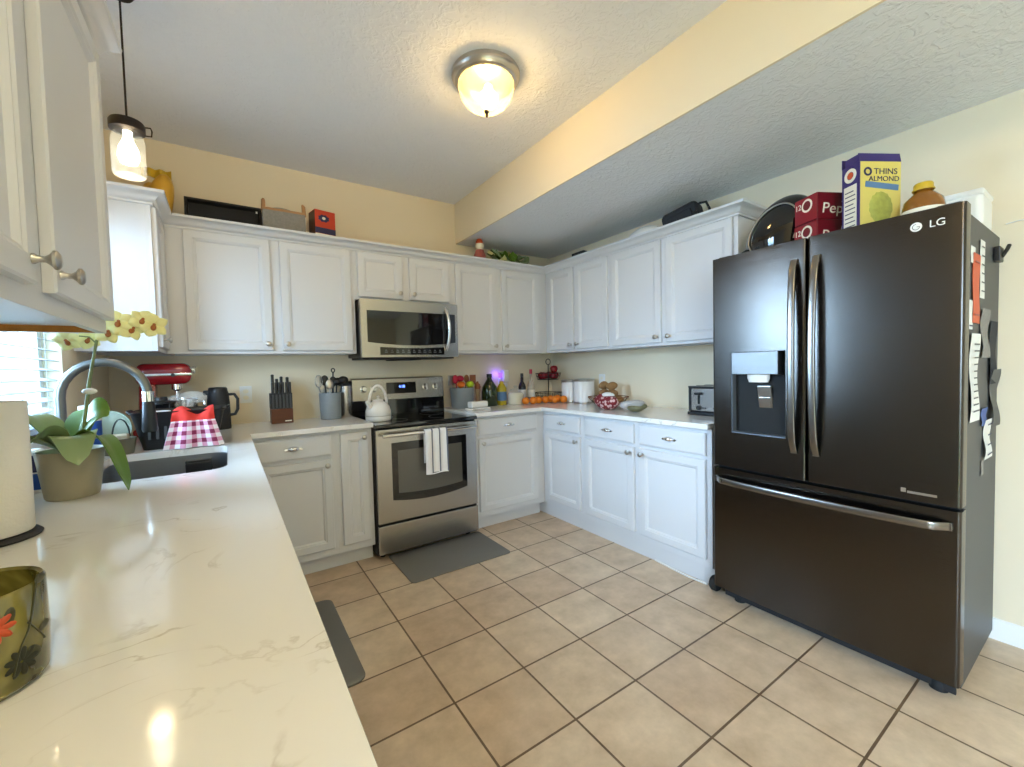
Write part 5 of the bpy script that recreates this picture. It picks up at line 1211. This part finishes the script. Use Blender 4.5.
# potato bowl
bwl = thing('wire_bowl', 'shallow wire bowl holding potatoes on the right worktop', 'bowl', (-0.20, -0.98, CT))
g = MB()
for k, (r, z) in enumerate(((0.07, 0.004), (0.11, 0.02), (0.14, 0.045), (0.165, 0.075))):
    g.tube([(r*math.cos(2*PI*i/36), r*math.sin(2*PI*i/36), z) for i in range(36)], 0.0025, 6, True)
for i in range(20):
    a = 2*PI*i/20; g.tube([(r*math.cos(a), r*math.sin(a), z) for r, z in ((0.0, 0.003), (0.07, 0.004), (0.11, 0.02), (0.14, 0.045), (0.165, 0.075))], 0.0016, 5)
obj('wires', g, mat('brown_wire', '5a4a38', 0.6), bwl)
obj('rim', MB().tube([(0.165*math.cos(2*PI*i/36), 0.165*math.sin(2*PI*i/36), 0.076) for i in range(36)], 0.004, 6, True), 'spoonwood', bwl)
pots = [(-0.062, 0.055, 0.05, 0.1), (0.06, 0.05, 0.05, -0.1), (-0.06, -0.052, 0.05, 0.15), (0.062, -0.055, 0.05, 0.0), (0.0, 0.048, 0.108, 0.1), (0.0, -0.05, 0.108, -0.1), (0.0, 0.045, 0.170, 0.2), (0.0, -0.042, 0.168, -0.3)]
for i, (dx, dy, dz, rz) in enumerate(pots):
    t = tag(obj('potato', MB().ball((0, 0, 0), 0.052, 0.038, 0.034, 20, 14, noise=0.07, seed=20+i), 'potato'), 'brown potato heaped in the wire bowl', 'potato', 'potatoes in the wire bowl')
    t.location = (-0.20+dx, -0.98+dy, CT+dz); t.rotation_euler = (random.uniform(-0.15, 0.15), random.uniform(-0.15, 0.15), rz)
rbg = thing('produce_bag', 'red and white net produce bag leaning on the potato bowl', 'bag', (-0.41, -1.165, CT))
obj('net', MB().ball((0, 0, 0.062), 0.065, 0.12, 0.062, 28, 18, noise=0.10, seed=31), 'rednet', rbg)
obj('neck', MB().ball((-0.01, -0.02, 0.115), 0.03, 0.055, 0.02, 16, 10, noise=0.2, seed=8), 'paper', rbg)
cbg = thing('herb_bag', 'clear plastic bag of grey-green herbs on the right worktop', 'bag', (-0.40, -1.43, CT))
obj('contents', MB().ball((0, -0.01, 0.040), 0.05, 0.075, 0.032, 24, 14, noise=0.18, seed=41), 'bagdark', cbg)
obj('plastic', MB().ball((0, 0.02, 0.046), 0.06, 0.11, 0.037, 24, 14, noise=0.18, seed=42), seethrough('bag_film', (0.95, 0.95, 0.97), 0.3, 0.15), cbg)
# toaster
to = thing('toaster', 'stainless four-slot toaster with black trim beside the refrigerator', 'toaster', (-0.175, -1.935, CT), -PI/2)
obj('body', MB().box(-0.145, 0.145, -0.125, 0.125, 0.018, 0.19, 0.028, 5), 'chrome', to)
obj('front_plate', MB().box(-0.125, 0.125, -0.1275, -0.1245, 0.03, 0.172, 0.001), 'steel', to)
obj('end_cap', MB().box(-0.15, -0.132, -0.126, 0.126, 0.018, 0.188, 0.008, 3).box(0.132, 0.15, -0.126, 0.126, 0.018, 0.188, 0.008, 3).box(-0.148, 0.148, -0.1285, -0.122, 0.178, 0.19, 0.002), 'blackplastic', to)
obj('base', MB().box(-0.155, 0.155, -0.13, 0.13, 0.0, 0.022, 0.006), 'blackplastic', to)
tsl = MB()
for x in (-0.07, 0.07):
    for y in (-0.05, 0.05): tsl.box(x-0.062, x+0.062, y-0.014, y+0.014, 0.186, 0.1915)
obj('bread_slots', tsl, 'darkgap', to)
for x in (-0.072, 0.075):
    obj('lever_track', MB().box(x-0.008, x+0.008, -0.1285, -0.127, 0.075, 0.15), 'darkgap', to)
    obj('lever', MB().box(x-0.02, x+0.02, -0.152, -0.127, 0.132, 0.15, 0.005), 'blackplastic', to)
    obj('dial', MB().lathe([(0, 0), (0.016, 0), (0.014, 0.014), (0, 0.015)], (x, -0.1276, 0.05), 18, '-y'), 'blackplastic', to)
    for dx in (0.03, 0.045): obj('button', MB().lathe([(0, 0), (0.005, 0), (0.005, 0.003), (0, 0.003)], (x+dx if x < 0 else x-dx, -0.1276, 0.05), 12, '-y'), 'blackplastic', to)
